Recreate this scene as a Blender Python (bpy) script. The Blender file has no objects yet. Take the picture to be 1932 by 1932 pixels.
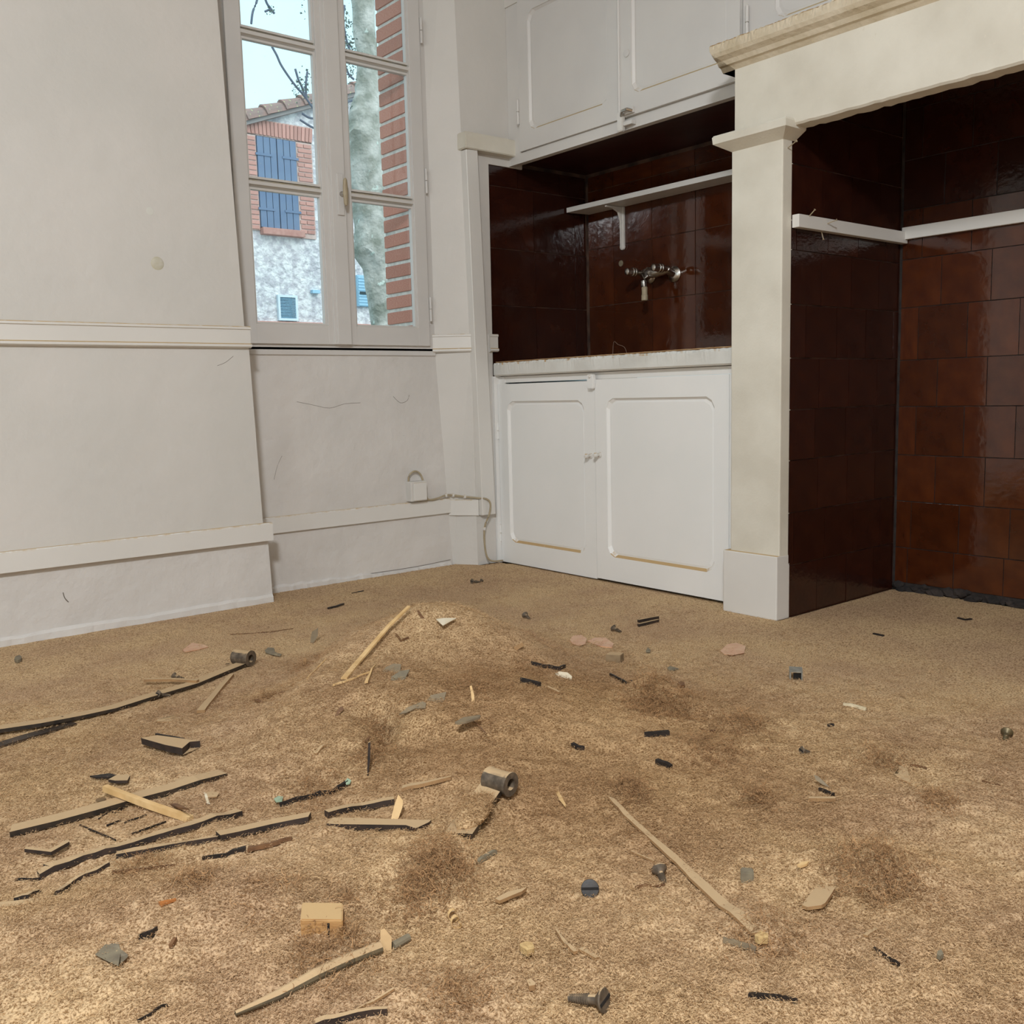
import bpy, bmesh, math, random
import numpy as np
from mathutils import Vector, Matrix
random.seed(7); rng = np.random.default_rng(7)
scene = bpy.context.scene
COL = scene.collection

# ------------------------------------------------------------------ camera, world, lights, exposure
YAW, PITCH, ROLL, FPX, CAMH = 0.88579607, 0.12129057, -0.0248128, 1814.494, 0.75
fw = Vector((math.cos(PITCH)*math.cos(YAW), math.cos(PITCH)*math.sin(YAW), -math.sin(PITCH)))
r0 = fw.cross(Vector((0, 0, 1))).normalized(); u0 = r0.cross(fw)
rt = (math.cos(ROLL)*r0 + math.sin(ROLL)*u0).normalized(); up = rt.cross(fw)
cam_d = bpy.data.cameras.new('camera'); cam = bpy.data.objects.new('camera', cam_d); COL.objects.link(cam)
M = Matrix((rt, up, -fw)).transposed().to_4x4(); M.translation = Vector((0, 0, CAMH)); cam.matrix_world = M
cam_d.sensor_width = 36; cam_d.sensor_fit = 'HORIZONTAL'; cam_d.lens = FPX*36/1932; cam_d.clip_start = .02
scene.camera = cam
scene.view_settings.view_transform = 'Standard'; scene.view_settings.look = 'None'
scene.view_settings.gamma = 1; scene.view_settings.exposure = 0.34; scene.view_settings.use_curve_mapping = False

w = bpy.data.worlds.new('sky'); scene.world = w; w.use_nodes = True
nt = w.node_tree; nt.nodes.clear()
wo = nt.nodes.new('ShaderNodeOutputWorld'); bg = nt.nodes.new('ShaderNodeBackground')
tc = nt.nodes.new('ShaderNodeTexCoord'); nz = nt.nodes.new('ShaderNodeTexNoise'); rp = nt.nodes.new('ShaderNodeValToRGB')
nz.inputs['Scale'].default_value = 5; nz.inputs['Detail'].default_value = 4
rp.color_ramp.elements[0].position = .3; rp.color_ramp.elements[0].color = (.52, .84, .98, 1)
rp.color_ramp.elements[1].position = .7; rp.color_ramp.elements[1].color = (.66, .93, 1.0, 1)
nt.links.new(tc.outputs['Generated'], nz.inputs['Vector']); nt.links.new(nz.outputs['Fac'], rp.inputs['Fac'])
nt.links.new(rp.outputs['Color'], bg.inputs['Color']); bg.inputs['Strength'].default_value = 1.25
nt.links.new(bg.outputs['Background'], wo.inputs['Surface'])

def area(name, loc, target, sx, sy, power, color):
    d = bpy.data.lights.new(name, 'AREA'); d.shape = 'RECTANGLE'; d.size = sx; d.size_y = sy; d.energy = power; d.color = color
    o = bpy.data.objects.new(name, d); COL.objects.link(o); o.location = loc
    o.rotation_euler = (Vector(target)-Vector(loc)).to_track_quat('-Z', 'Y').to_euler(); return o
po = area('window_portal', (1.97, 3.56, 1.78), (1.97, 0, 1.78), .9, 1.65, 1, (1, 1, 1)); po.data.cycles.is_portal = True     # guides sky sampling through the window
area('ceiling_lamp_light', (-.75, -.6, 2.74), (.2, .4, 0), .42, .42, 100, (.94, .975, 1.0))            # the room's ceiling lamp
area('unseen_far_fill_light', (-2.05, 1.2, 1.5), (2.5, 1.6, .9), 1.3, 1.6, 8, (.88, .95, 1.0))   # unseen fill light, added at an assumed opening behind the camera

sd_ = bpy.data.lights.new('hazy_sun', 'SUN'); sd_.energy = 1.5; sd_.angle = math.radians(50); sd_.color = (1.0, .96, .95)
so_ = bpy.data.objects.new('hazy_sun', sd_); COL.objects.link(so_); so_.location = (4, -6, 12); so_.rotation_euler = Vector((-.12, .75, -.66)).to_track_quat('-Z', 'Y').to_euler()   # veiled sun, from behind the house

# ------------------------------------------------------------------ helpers
def ray(x, y): return fw + ((x-966)*rt - (y-966)*up)/FPX
def pl(ax, v, x, y):
    d = ray(x, y); O = Vector((0, 0, CAMH)); return O + d*((v-O[ax])/d[ax])
WL = {}
def tag(o, label=None, cat=None, group=None, kind=None):
    if label: o['label'] = label
    if cat: o['category'] = cat
    if group: o['group'] = group
    if kind: o['kind'] = kind
    return o
def thing(name, loc, label=None, cat=None, group=None, kind=None):
    o = bpy.data.objects.new(name, None); COL.objects.link(o); o.location = loc; o.empty_display_size = .05
    WL[o] = Vector(loc); return tag(o, label, cat, group, kind)
def obj(name, bm, mat, parent=None, smooth=False, **k):
    me = bpy.data.meshes.new(name)
    if len(bm.verts):
        xs = [v.co for v in bm.verts]
        c = Vector(((min(v.x for v in xs)+max(v.x for v in xs))/2, (min(v.y for v in xs)+max(v.y for v in xs))/2, min(v.z for v in xs)))
        bmesh.ops.translate(bm, verts=bm.verts, vec=-c)
    else: c = Vector((0, 0, 0))
    bmesh.ops.recalc_face_normals(bm, faces=bm.faces)
    bm.to_mesh(me); bm.free(); me.materials.append(mat)
    if smooth:
        for p in me.polygons: p.use_smooth = True
        me.set_sharp_from_angle(angle=math.radians(40))
    o = bpy.data.objects.new(name, me); COL.objects.link(o); WL[o] = c
    if parent is not None: o.parent = parent; o.location = c-WL[parent]
    else: o.location = c
    return tag(o, **k)
def BM(): return bmesh.new()
def box(bm, x0, x1, y0, y1, z0, z1, bev=0):
    r = bmesh.ops.create_cube(bm, size=1)['verts']
    for v in r: v.co = Vector(((x0+x1)/2+v.co.x*(x1-x0), (y0+y1)/2+v.co.y*(y1-y0), (z0+z1)/2+v.co.z*(z1-z0)))
    if bev:
        es = list({e for v in r for e in v.link_edges})
        bmesh.ops.bevel(bm, geom=es, offset=bev, segments=2, affect='EDGES', profile=.6)
    return bm
def prism(bm, poly, vec):
    """closed prism: 3d polygon extruded by vec"""
    vec = Vector(vec); a = [bm.verts.new(Vector(p)) for p in poly]; b = [bm.verts.new(Vector(p)+vec) for p in poly]
    bm.faces.new(a); bm.faces.new(b[::-1]); n = len(a)
    for i in range(n): bm.faces.new((a[i], b[i], b[(i+1) % n], a[(i+1) % n]))
    return bm
def yz(x, pts): return [(x, a, b) for a, b in pts]
def xz(y, pts): return [(a, y, b) for a, b in pts]
def ring_sweep(bm, secs, cap=True):
    """secs: list of lists of points (same count) -> skinned"""
    rs = [[bm.verts.new(Vector(p)) for p in s] for s in secs]; n = len(rs[0])
    for a, b in zip(rs, rs[1:]):
        for i in range(n): bm.faces.new((a[i], a[(i+1) % n], b[(i+1) % n], b[i]))
    if cap: bm.faces.new(rs[0][::-1]); bm.faces.new(rs[-1])
    return bm
def basis(d):
    d = Vector(d).normalized(); a = Vector((0, 0, 1)) if abs(d.z) < .9 else Vector((1, 0, 0))
    s = d.cross(a).normalized(); return d, s, s.cross(d)
def tube(bm, pts, rad, n=10):
    pts = [Vector(p) for p in pts]; secs = []
    for i, p in enumerate(pts):
        d = pts[min(i+1, len(pts)-1)]-pts[max(i-1, 0)]; _, s, t = basis(d)
        r = rad[i] if isinstance(rad, (list, tuple)) else rad
        secs.append([p+(s*math.cos(q*math.tau/n)+t*math.sin(q*math.tau/n))*r for q in range(n)])
    return ring_sweep(bm, secs)
def lathe(bm, p0, d, prof, n=16):
    """prof: (distance along d, radius)"""
    d, s, t = basis(d); p0 = Vector(p0)
    return ring_sweep(bm, [[p0+d*a+(s*math.cos(q*math.tau/n)+t*math.sin(q*math.tau/n))*max(r, .0002) for q in range(n)] for a, r in prof])

def smooth_path(pts, k=6):
    P = [Vector(p) for p in pts]; P = [P[0]]+P+[P[-1]]; out = []
    for i in range(1, len(P)-2):
        for j in range(k):
            t = j/k; a, b, c, d = P[i-1:i+3]
            out.append(.5*((2*b)+(c-a)*t+(2*a-5*b+4*c-d)*t*t+(3*b-a-3*c+d)*t**3))
    out.append(P[-2]); return out

# ------------------------------------------------------------------ materials
def lin(c): return tuple(((v/255+.055)/1.055)**2.4 if v/255 > .04045 else v/255/12.92 for v in c)+(1,)
DUST = (186, 158, 121)
def mat(name, col, col2=None, rough=.6, scale=8, detail=5, bump=0, bscale=40, metal=0, dust=0, dcol=DUST, spec=.5, rand=0, coat=0, dist=.002, specks=0, speckcol=(60, 45, 35), spscale=60, stretch=None, coord='Object', noise_pow=(.35, .65), bump2=0, b2scale=6):
    m = bpy.data.materials.new(name); m.use_nodes = True; n = m.node_tree; b = n.nodes['Principled BSDF']; L = n.links.new
    def N(t): return n.nodes.new(t)
    tcn = N('ShaderNodeTexCoord'); vec = tcn.outputs[coord]
    if coord == 'Geo': pass
    if stretch:
        mp = N('ShaderNodeMapping'); mp.inputs['Scale'].default_value = stretch; L(vec, mp.inputs['Vector']); vec = mp.outputs['Vector']
    nz = N('ShaderNodeTexNoise'); nz.inputs['Scale'].default_value = scale; nz.inputs['Detail'].default_value = detail; L(vec, nz.inputs['Vector'])
    rp = N('ShaderNodeValToRGB'); rp.color_ramp.elements[0].position, rp.color_ramp.elements[1].position = noise_pow
    rp.color_ramp.elements[0].color = lin(col); rp.color_ramp.elements[1].color = lin(col2 or col); L(nz.outputs['Fac'], rp.inputs['Fac'])
    c = rp.outputs['Color']
    def mix(fac, a, bcol):
        x = N('ShaderNodeMix'); x.data_type = 'RGBA'
        if isinstance(fac, float): x.inputs['Factor'].default_value = fac
        else: L(fac, x.inputs['Factor'])
        L(a, x.inputs['A'])
        if isinstance(bcol, tuple): x.inputs['B'].default_value = bcol
        else: L(bcol, x.inputs['B'])
        return x.outputs['Result']
    def ramp(src, a, bb):
        x = N('ShaderNodeMapRange'); x.inputs['From Min'].default_value = a; x.inputs['From Max'].default_value = bb; L(src, x.inputs['Value']); return x.outputs['Result']
    if rand:
        oi = N('ShaderNodeObjectInfo'); hs = N('ShaderNodeHueSaturation')
        mr = N('ShaderNodeMapRange'); L(oi.outputs['Random'], mr.inputs['Value']); mr.inputs['To Min'].default_value = 1-rand; mr.inputs['To Max'].default_value = 1+rand
        L(mr.outputs['Result'], hs.inputs['Value']); L(c, hs.inputs['Color']); c = hs.outputs['Color']
    if specks:
        s = N('ShaderNodeTexNoise'); s.inputs['Scale'].default_value = spscale; s.inputs['Detail'].default_value = 3; L(vec, s.inputs['Vector'])
        c = mix(ramp(s.outputs['Fac'], specks, specks+.04), c, lin(speckcol))
    if dust:
        g = N('ShaderNodeNewGeometry'); sp = N('ShaderNodeSeparateXYZ'); L(g.outputs['True Normal'], sp.inputs['Vector'])
        dn = N('ShaderNodeTexNoise'); dn.inputs['Scale'].default_value = 45; dn.inputs['Detail'].default_value = 4; L(g.outputs['Position'], dn.inputs['Vector'])
        ad = N('ShaderNodeMath'); ad.operation = 'MULTIPLY_ADD'; L(dn.outputs['Fac'], ad.inputs[0]); ad.inputs[1].default_value = .4; L(sp.outputs['Z'], ad.inputs[2])
        f = ramp(ad.outputs[0], 1.12-dust*.6, 1.27-dust*.6)
        c = mix(f, c, lin(dcol))
        rr = N('ShaderNodeMix'); rr.data_type = 'FLOAT'; L(f, rr.inputs['Factor']); rr.inputs['A'].default_value = rough; rr.inputs['B'].default_value = .95; L(rr.outputs['Result'], b.inputs['Roughness'])
        if metal:
            mm = N('ShaderNodeMix'); mm.data_type = 'FLOAT'; L(f, mm.inputs['Factor']); mm.inputs['A'].default_value = metal; mm.inputs['B'].default_value = 0; L(mm.outputs['Result'], b.inputs['Metallic'])
    else:
        b.inputs['Roughness'].default_value = rough; b.inputs['Metallic'].default_value = metal
    L(c, b.inputs['Base Color']); b.inputs['Specular IOR Level'].default_value = spec; b.inputs['Coat Weight'].default_value = coat
    if bump:
        bn = N('ShaderNodeTexNoise'); bn.inputs['Scale'].default_value = bscale; bn.inputs['Detail'].default_value = 5; L(vec, bn.inputs['Vector'])
        bu = N('ShaderNodeBump'); bu.inputs['Strength'].default_value = bump; bu.inputs['Distance'].default_value = dist; L(bn.outputs['Fac'], bu.inputs['Height'])
        last = bu
        if bump2:
            b2 = N('ShaderNodeTexNoise'); b2.inputs['Scale'].default_value = b2scale; b2.inputs['Detail'].default_value = 2; L(vec, b2.inputs['Vector'])
            bu2 = N('ShaderNodeBump'); bu2.inputs['Strength'].default_value = bump2; bu2.inputs['Distance'].default_value = .01; L(b2.outputs['Fac'], bu2.inputs['Height']); L(bu2.outputs['Normal'], bu.inputs['Normal'])
        L(last.outputs['Normal'], b.inputs['Normal'])
    return m
plaster = mat('painted_plaster', (207, 204, 199), (213, 209, 204), rough=.6, scale=3, bump=.4, bscale=22, dist=.006, bump2=.5, b2scale=5, specks=.79, speckcol=(120, 110, 100), spscale=90)
plasterlow = mat('painted_plaster_rough', (208, 204, 200), (216, 212, 208), rough=.6, scale=4, bump=.9, bscale=18, dist=.007, bump2=.7, b2scale=4, specks=.77, speckcol=(110, 104, 96), spscale=60)
paint = mat('white_gloss_paint', (216, 213, 208), (222, 219, 214), rough=.38, scale=3, bump=.12, bscale=30, dist=.001, dust=.42, dcol=(196, 170, 130), specks=.8, speckcol=(120, 105, 85), spscale=50)
doorpaint = mat('cupboard_white_paint', (233, 233, 231), (238, 237, 235), rough=.33, scale=3, bump=.06, bscale=20, dist=.001, dust=.72, dcol=(190, 160, 115), specks=.8, speckcol=(130, 120, 105), spscale=40)
upperpaint = mat('upper_cupboard_white_paint', (206, 203, 200), (214, 211, 207), rough=.4, scale=3, bump=.06, bscale=20, dist=.001, dust=.66, dcol=(185, 165, 130))
winpaint = mat('window_frame_paint', (205, 202, 199), (211, 208, 205), rough=.42, scale=4, bump=.05, dust=.3, dcol=(190, 178, 150))
stone = mat('painted_cream_stone', (208, 202, 188), (222, 217, 204), rough=.68, scale=5, detail=8, bump=.5, bscale=130, dist=.0012, specks=.70, speckcol=(216, 209, 194), spscale=55, dust=.32, dcol=(188, 165, 128))
stonesh = mat('mantel_shelf_stone', (196, 182, 156), (212, 200, 178), rough=.7, scale=14, detail=8, bump=.9, bscale=60, dist=.004, dust=.55, dcol=(170, 140, 100))
tilem = mat('glazed_red_brown_tile', (60, 25, 11), (80, 38, 16), rough=.07, scale=2.5, bump=.1, bscale=9, dist=.004, spec=.7, rand=.22, noise_pow=(.3, .7), specks=.82, speckcol=(120, 70, 50), spscale=25)
tiledk = mat('glazed_brown_tile_darker', (40, 17, 12), (52, 24, 15), rough=.14, scale=2.5, bump=.2, bscale=9, dist=.004, spec=.5, rand=.15)  # darker copy of the glazed tile; also carries the shade high in the hearth
grout = mat('tile_grout', (96, 72, 58), (40, 26, 20), rough=.9, scale=12, bump=.4)
counterstone = mat('painted_counter_stone', (208, 206, 200), (220, 219, 214), rough=.6, scale=9, detail=8, bump=.6, bscale=120, dist=.0015, dust=.5, dcol=(190, 158, 116))
soot = mat('sooty_mortar', (34, 30, 29), (58, 50, 46), rough=.95, scale=20, bump=1, bscale=40, dist=.01)
hoodm = mat('dark_brown_soffit', (60, 22, 22), (44, 16, 17), rough=.28, scale=4, bump=.3, bscale=6, dist=.006)
chrome = mat('tarnished_chrome', (206, 202, 196), (160, 152, 142), rough=.3, metal=1, scale=30)
beige = mat('beige_plastic', (172, 158, 132), (160, 146, 120), rough=.5, scale=30)
darkgap = mat('dark_gap', (22, 18, 16), rough=.9)
iron = mat('rusty_iron', (44, 40, 36), (66, 55, 45), rough=.5, scale=60, bump=.5, bscale=120, dist=.001, dust=.95, metal=.3)
ironb = mat('bare_iron', (112, 98, 82), (78, 68, 57), rough=.6, scale=90, bump=.6, bscale=160, dist=.001, dust=.35, metal=.2)
irond = mat('dark_bare_iron', (72, 58, 46), (48, 40, 34), rough=.5, scale=40, bump=.4, dist=.001, metal=.2)
black = mat('blackened_wood', (34, 27, 24), (58, 44, 36), rough=.7, scale=40, bump=.5, bscale=90, dist=.001, dust=.95)
blackbare = mat('black_splinter_wood', (22, 18, 16), (42, 32, 27), rough=.6, scale=60, bump=.4, bscale=90, dist=.001)
pale = mat('pale_pine', (224, 190, 138), (204, 166, 112), rough=.65, scale=30, stretch=(1, 1, 1), bump=.3, bscale=80, dist=.0006)
dwood = mat('dusty_wood', (166, 130, 88), (146, 112, 76), rough=.8, scale=40, bump=.4, bscale=90, dist=.0008, dust=.8)
bwood = mat('brown_wood', (124, 88, 56), (98, 68, 44), rough=.7, scale=40, bump=.4, bscale=90, dist=.0008)
grey = mat('grey_fragment', (134, 124, 102), (110, 100, 84), rough=.75, scale=40, bump=.5, bscale=70, dist=.001)
slate = mat('grey_brown_shard', (142, 126, 100), (122, 108, 88), rough=.7, scale=30, bump=.3)
teal = mat('pale_green_paint_flake', (160, 178, 152), (140, 160, 136), rough=.7, scale=60)
white = mat('cream_flake', (228, 218, 196), (212, 196, 166), rough=.7, scale=30)
pink = mat('pinkish_dried_glue', (206, 152, 116), (214, 172, 136), rough=.3, scale=40, bump=.4, bscale=60)
woodblock = mat('sawn_pine_block', (196, 152, 98), (166, 122, 74), rough=.75, scale=18, stretch=(3, 1, 16), bump=.3, dist=.0006, dust=.85, dcol=(192, 160, 114))

def glass_mat():
    m = bpy.data.materials.new('window_glass'); m.use_nodes = True; n = m.node_tree; n.nodes.clear(); L = n.links.new
    o = n.nodes.new('ShaderNodeOutputMaterial'); mx = n.nodes.new('ShaderNodeMixShader'); t = n.nodes.new('ShaderNodeBsdfTransparent'); g = n.nodes.new('ShaderNodeBsdfGlossy')
    f = n.nodes.new('ShaderNodeFresnel'); f.inputs['IOR'].default_value = 1.45; g.inputs['Roughness'].default_value = .02; t.inputs['Color'].default_value = (.97, .985, .98, 1)
    df = n.nodes.new('ShaderNodeBsdfDiffuse'); df.inputs['Color'].default_value = (.7, .7, .68, 1); m2 = n.nodes.new('ShaderNodeMixShader')
    ns = n.nodes.new('ShaderNodeTexNoise'); ns.inputs['Scale'].default_value = 120; mr = n.nodes.new('ShaderNodeMapRange'); mr.inputs['From Min'].default_value = .74; mr.inputs['From Max'].default_value = .78; mr.inputs['To Max'].default_value = .5
    tcn = n.nodes.new('ShaderNodeTexCoord'); L(tcn.outputs['Object'], ns.inputs['Vector']); L(ns.outputs['Fac'], mr.inputs['Value'])
    L(f.outputs['Fac'], mx.inputs['Fac']); L(t.outputs[0], mx.inputs[1]); L(g.outputs[0], mx.inputs[2]); L(mr.outputs['Result'], m2.inputs['Fac']); L(mx.outputs[0], m2.inputs[1]); L(df.outputs[0], m2.inputs[2]); L(m2.outputs[0], o.inputs['Surface'])
    return m
glass = glass_mat()

# ------------------------------------------------------------------ room shell
YW, YR, YN = 3.31, 3.47, 3.37           # window wall face, recess face, wall face beside the cupboard
YO = 3.735                                # outer face
def structure(name, bm, m, **k): return obj(name, bm, m, kind='structure', **k)
structure('floor', box(BM(), -2.2, 3.7, -2.0, 3.9, -.12, -.012), mat('old_floor_boards', (150, 118, 80), (130, 100, 66), scale=10))
structure('ceiling', box(BM(), -2.2, 3.7, -2.0, 3.9, 2.9, 3.0), plaster)
# window wall: solid left part (edge leans a little), parapet under the window, jambs, wall over it
bm = BM()
prism(bm, xz(YW, [(-2.2, .237), (1.535, .237), (1.516, .3), (1.50, .94), (1.487, 1.015), (1.455, 2.2), (1.45, 2.9), (-2.2, 2.9)]), (0, YO-YW, 0))
structure('wall_left', bm, plaster)
bm = BM(); n0 = 40
# rough plinth of the left wall with a ragged foot of plaster
prism(bm, xz(YW+.008, [(-2.2, 0), (1.543, 0), (1.535, .25), (-2.2, .25)]), (0, .3, 0))
structure('baseboard_left', bm, plasterlow)
def foot(name, p0, p1, nrm, seed):
    """cracked skirt of plaster where the wall meets the floor"""
    rnd = random.Random(seed); bm = BM(); n = 60; secs = []
    p0, p1, nrm = Vector(p0), Vector(p1), Vector(nrm); hh = .022
    for i in range(n+1):
        p = p0.lerp(p1, i/n); hh += rnd.uniform(-.004, .004); hh = min(max(hh, .012), .034); t = .009+rnd.uniform(-.002, .003)
        secs.append([p-nrm*.01, p+nrm*t, p+nrm*(t*.9)+Vector((0, 0, hh*.7)), p+nrm*.002+Vector((0, 0, hh)), p-nrm*.01+Vector((0, 0, hh))])
    ring_sweep(bm, secs); return structure(name, bm, plasterlow)
foot('trim_1', (-.6, YW+.008, 0), (1.541, YW+.008, 0), (0, -1, 0), 3)
foot('trim_2', (1.56, YR, 0), (2.47, YR, 0), (0, -1, 0), 5)
bm = BM()
prism(bm, xz(YR, [(1.46, 0), (2.485, 0), (2.475, .3), (2.425, .955), (1.46, .955)]), (0, YO-YR, 0))
structure('wall_parapet', bm, plasterlow)
# right jamb block and wall beside the cupboard
bm = BM()
def hexa(bm, lo, hi):
    """lo, hi: rings of 3D points (same count)"""
    return ring_sweep(bm, [lo, hi])
z0, z1 = 0, .955
hexa(bm, [(2.485, YR, 0), (2.55, YN, 0), (2.655, YN, 0), (2.655, YO, 0), (2.485, YO, 0)], [(2.425, YR, .955), (2.545, YN, .955), (2.665, YN, .955), (2.665, YO, .955), (2.425, YO, .955)])
hexa(bm, [(2.412, YR, .955), (2.545, YN, .955), (2.665, YN, .955), (2.665, YO, .955), (2.412, YO, .955)], [(2.412, YR, 1.74), (2.53, YN, 1.74), (2.67, YN, 1.74), (2.67, YO, 1.74), (2.412, YO, 1.74)])
hexa(bm, [(2.412, YR, 1.74), (2.53, YN, 1.74), (2.86, YN, 1.74), (2.86, YO, 1.74), (2.412, YO, 1.74)], [(2.412, YR, 2.9), (2.50, YN, 2.9), (2.86, YN, 2.9), (2.86, YO, 2.9), (2.412, YO, 2.9)])
structure('wall_corner', bm, plaster)
structure('wall_over_window', box(BM(), 1.42, 2.46, YR, YO, 2.62, 2.9), plaster)
# unseen walls behind the camera, one with an added opening for the fill light
structure('wall_front', box(BM(), -2.2, 3.7, -2.1, -2.0, 0, 2.9), plaster)
bm = BM(); box(bm, -2.3, -2.2, -2, 3.9, 0, .65); box(bm, -2.3, -2.2, -2, 3.9, 2.35, 2.9); box(bm, -2.3, -2.2, -2, .5, .65, 2.35); box(bm, -2.3, -2.2, 1.9, 3.9, .65, 2.35)
structure('wall_back', bm, plaster)
bm = BM(); box(bm, 2.78, 3.75, -2.0, 3.9, 2.40, 2.9); box(bm, 3.30, 3.75, -2.0, 1.85, 0, 2.4) if False else None
box(bm, 2.66, 3.7, -2.0, .35, 0, 2.9); structure('wall_right', bm, plaster)

# rails
def rail(name, p0, p1, z0, z1, nrm, t, m=paint, mould=True):
    """board of thickness t on a wall; nrm outwards"""
    p0, p1, nrm = Vector(p0), Vector(p1), Vector(nrm); bm = BM(); secs = []
    for p in (p0, p1):
        pr = [(0, z0), (t, z0), (t, z1-.004), (t-.004, z1), (0, z1)]
        if mould: pr = [(0, z0), (t*.7, z0-.001), (t*1.35, z0+.004), (t*1.35, z0+.012), (t*.8, z0+.016), (t*.8, z1-.012), (t*1.15, z1-.010), (t*1.15, z1-.003), (t*.9, z1), (0, z1)]
        secs.append([Vector((p.x, p.y, 0))+nrm*a+Vector((0, 0, z)) for a, z in pr])
    ring_sweep(bm, secs); return structure(name, bm, m)
rail('trim_3', (-1.2, YW, 0), (1.503, YW, 0), .940, 1.016, (0, -1, 0), .016)
rail('trim_4', (-1.2, YW, 0), (1.546, YW, 0), .237, .303, (0, -1, 0), .018, mould=False)
rail('trim_5', (1.55, YR, 0), (2.475, YR, 0), .237, .301, (0, -1, 0), .014, mould=False)
jd = (Vector((2.55, YN, 0))-Vector((2.475, YR, 0))).normalized(); jn = Vector((jd.y, -jd.x, 0)); jn = jn if jn.x < 0 else -jn
rail('trim_6', (2.478, YR, 0), (2.56, YN-.008, 0), .225, .295, jn, .012, mould=False)
jd2 = (Vector((2.545, YN, 0))-Vector((2.42, YR, 0))).normalized(); jn2 = Vector((jd2.y, -jd2.x, 0)); jn2 = jn2 if jn2.x < 0 else -jn2
rail('trim_7', (2.415, YR, 0), (2.549, YN, 0), .940, 1.016, jn2, .012)
rail('trim_8', (2.645, YN, 0), (2.69, YN, 0), .940, 1.016, (0, -1, 0), .012)
# boxed pipe post and its cap
bm = BM(); ring_sweep(bm, [[(2.558, 3.335, .225), (2.632, 3.335, .225), (2.632, 3.385, .225), (2.558, 3.385, .225)], [(2.525, 3.335, 1.775), (2.586, 3.335, 1.784), (2.586, 3.385, 1.784), (2.525, 3.385, 1.775)]])
bmesh.ops.bevel(bm, geom=bm.edges[:], offset=.002, segments=1, affect='EDGES'); structure('trim_9', bm, paint)
bm = BM(); prism(bm, xz(3.325, [(2.515, 1.778), (2.79, 1.778), (2.79, 1.846), (2.515, 1.846)]), (0, .06, 0)); bmesh.ops.bevel(bm, geom=bm.edges[:], offset=.003, segments=2, affect='EDGES'); structure('trim_10', bm, stone)

# ------------------------------------------------------------------ window
wd = thing('window_1', (1.97, 3.5, .955), kind='structure')
bm = BM()
box(bm, 1.50, 1.545, 3.462, 3.53, .972, 2.58); box(bm, 2.392, 2.43, 3.462, 3.53, .972, 2.58); box(bm, 1.5, 2.43, 3.462, 3.53, .945, .972); box(bm, 1.5, 2.43, 3.462, 3.53, 2.58, 2.62)
obj('frame', bm, winpaint, wd)
def sash(x0, x1, gx0, gx1, stile_out):
    bm = BM(); y0, y1 = 3.448, 3.492
    box(bm, x0, gx0, y0, y1, .966, 2.58, .002); box(bm, gx1, x1, y0, y1, .966, 2.58, .002)
    box(bm, gx0-.002, gx1+.002, y0+.0005, y1, .966, 1.04, .002); box(bm, gx0-.002, gx1+.002, y0+.0005, y1, 2.54, 2.58)
    s = obj('sash', bm, winpaint, wd)
    for z in (1.557, 2.09):
        bm = BM(); secs = []
        for x in (gx0, gx1): secs.append([(x, y0+.004, z-.006), (x, y0+.004, z+.006), (x, y0+.012, z+.009), (x, y0+.022, z+.016), (x, y1, z+.016), (x, y1, z-.016), (x, y0+.022, z-.016), (x, y0+.012, z-.009)])
        ring_sweep(bm, secs); obj('muntin', bm, winpaint, s)
    bm = BM()   # glazing bead around the panes
    for a, b in ((1.04, 1.541), (1.573, 2.074), (2.106, 2.54)):
        for (xa, xb) in ((gx0, gx0+.008), (gx1-.008, gx1)): box(bm, xa, xb, 3.458, 3.478, a+.008, b-.008)
        box(bm, gx0, gx1, 3.458, 3.478, a, a+.008); box(bm, gx0, gx1, 3.458, 3.478, b-.008, b)
    obj('glazing_bead', bm, winpaint, s)
    for a, b in ((1.04, 1.541), (1.573, 2.074), (2.106, 2.54)):
        obj('pane', box(BM(), gx0, gx1, 3.474, 3.477, a, b), glass, s)
    return s
s1 = sash(1.54, 1.935, 1.600, 1.902, 0); s2 = sash(1.99, 2.388, 2.032, 2.330, 0)
bm = BM(); box(bm, 1.937, 1.9995, 3.436, 3.47, .966, 2.58, .003); box(bm, 1.925, 1.945, 3.442, 3.46, .966, 2.58, .003); obj('cover_strip', bm, winpaint, wd)
for z in (1.07, 1.60, 2.2):
    bm = BM(); tube(bm, [(2.394, 3.444, z), (2.394, 3.444, z+.05)], .0055, 10); tube(bm, [(2.394, 3.444, z+.052), (2.394, 3.444, z+.10)], .0055, 10); obj('hinge', bm, winpaint, wd, smooth=True)
bm = BM(); box(bm, 1.958, 1.988, 3.428, 3.437, 1.468, 1.628, .004); hp = obj('handle_plate', bm, winpaint, wd)
bm = BM(); lathe(bm, (1.976, 3.429, 1.549), (0, -1, 0), [(0, .010), (.006, .010), (.010, .007), (.028, .007)], 14); obj('handle_spindle', bm, chrome, hp, smooth=True)
bm = BM(); ring = []
for a, r in ((-.052, .004), (-.045, .009), (-.02, .0115), (0, .012), (.02, .0115), (.045, .009), (.052, .004)):
    ring.append([(1.976+.011*math.cos(q*math.tau/12)*(r/.012), 3.397+.007*math.sin(q*math.tau/12), 1.552+a) for q in range(12)])
ring_sweep(bm, ring); obj('handle_grip', bm, beige, hp, smooth=True)
# sill board shadow gap under the window
structure('trim_11', box(BM(), 1.50, 2.425, 3.462, 3.50, .925, .957, .003), winpaint)

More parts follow.
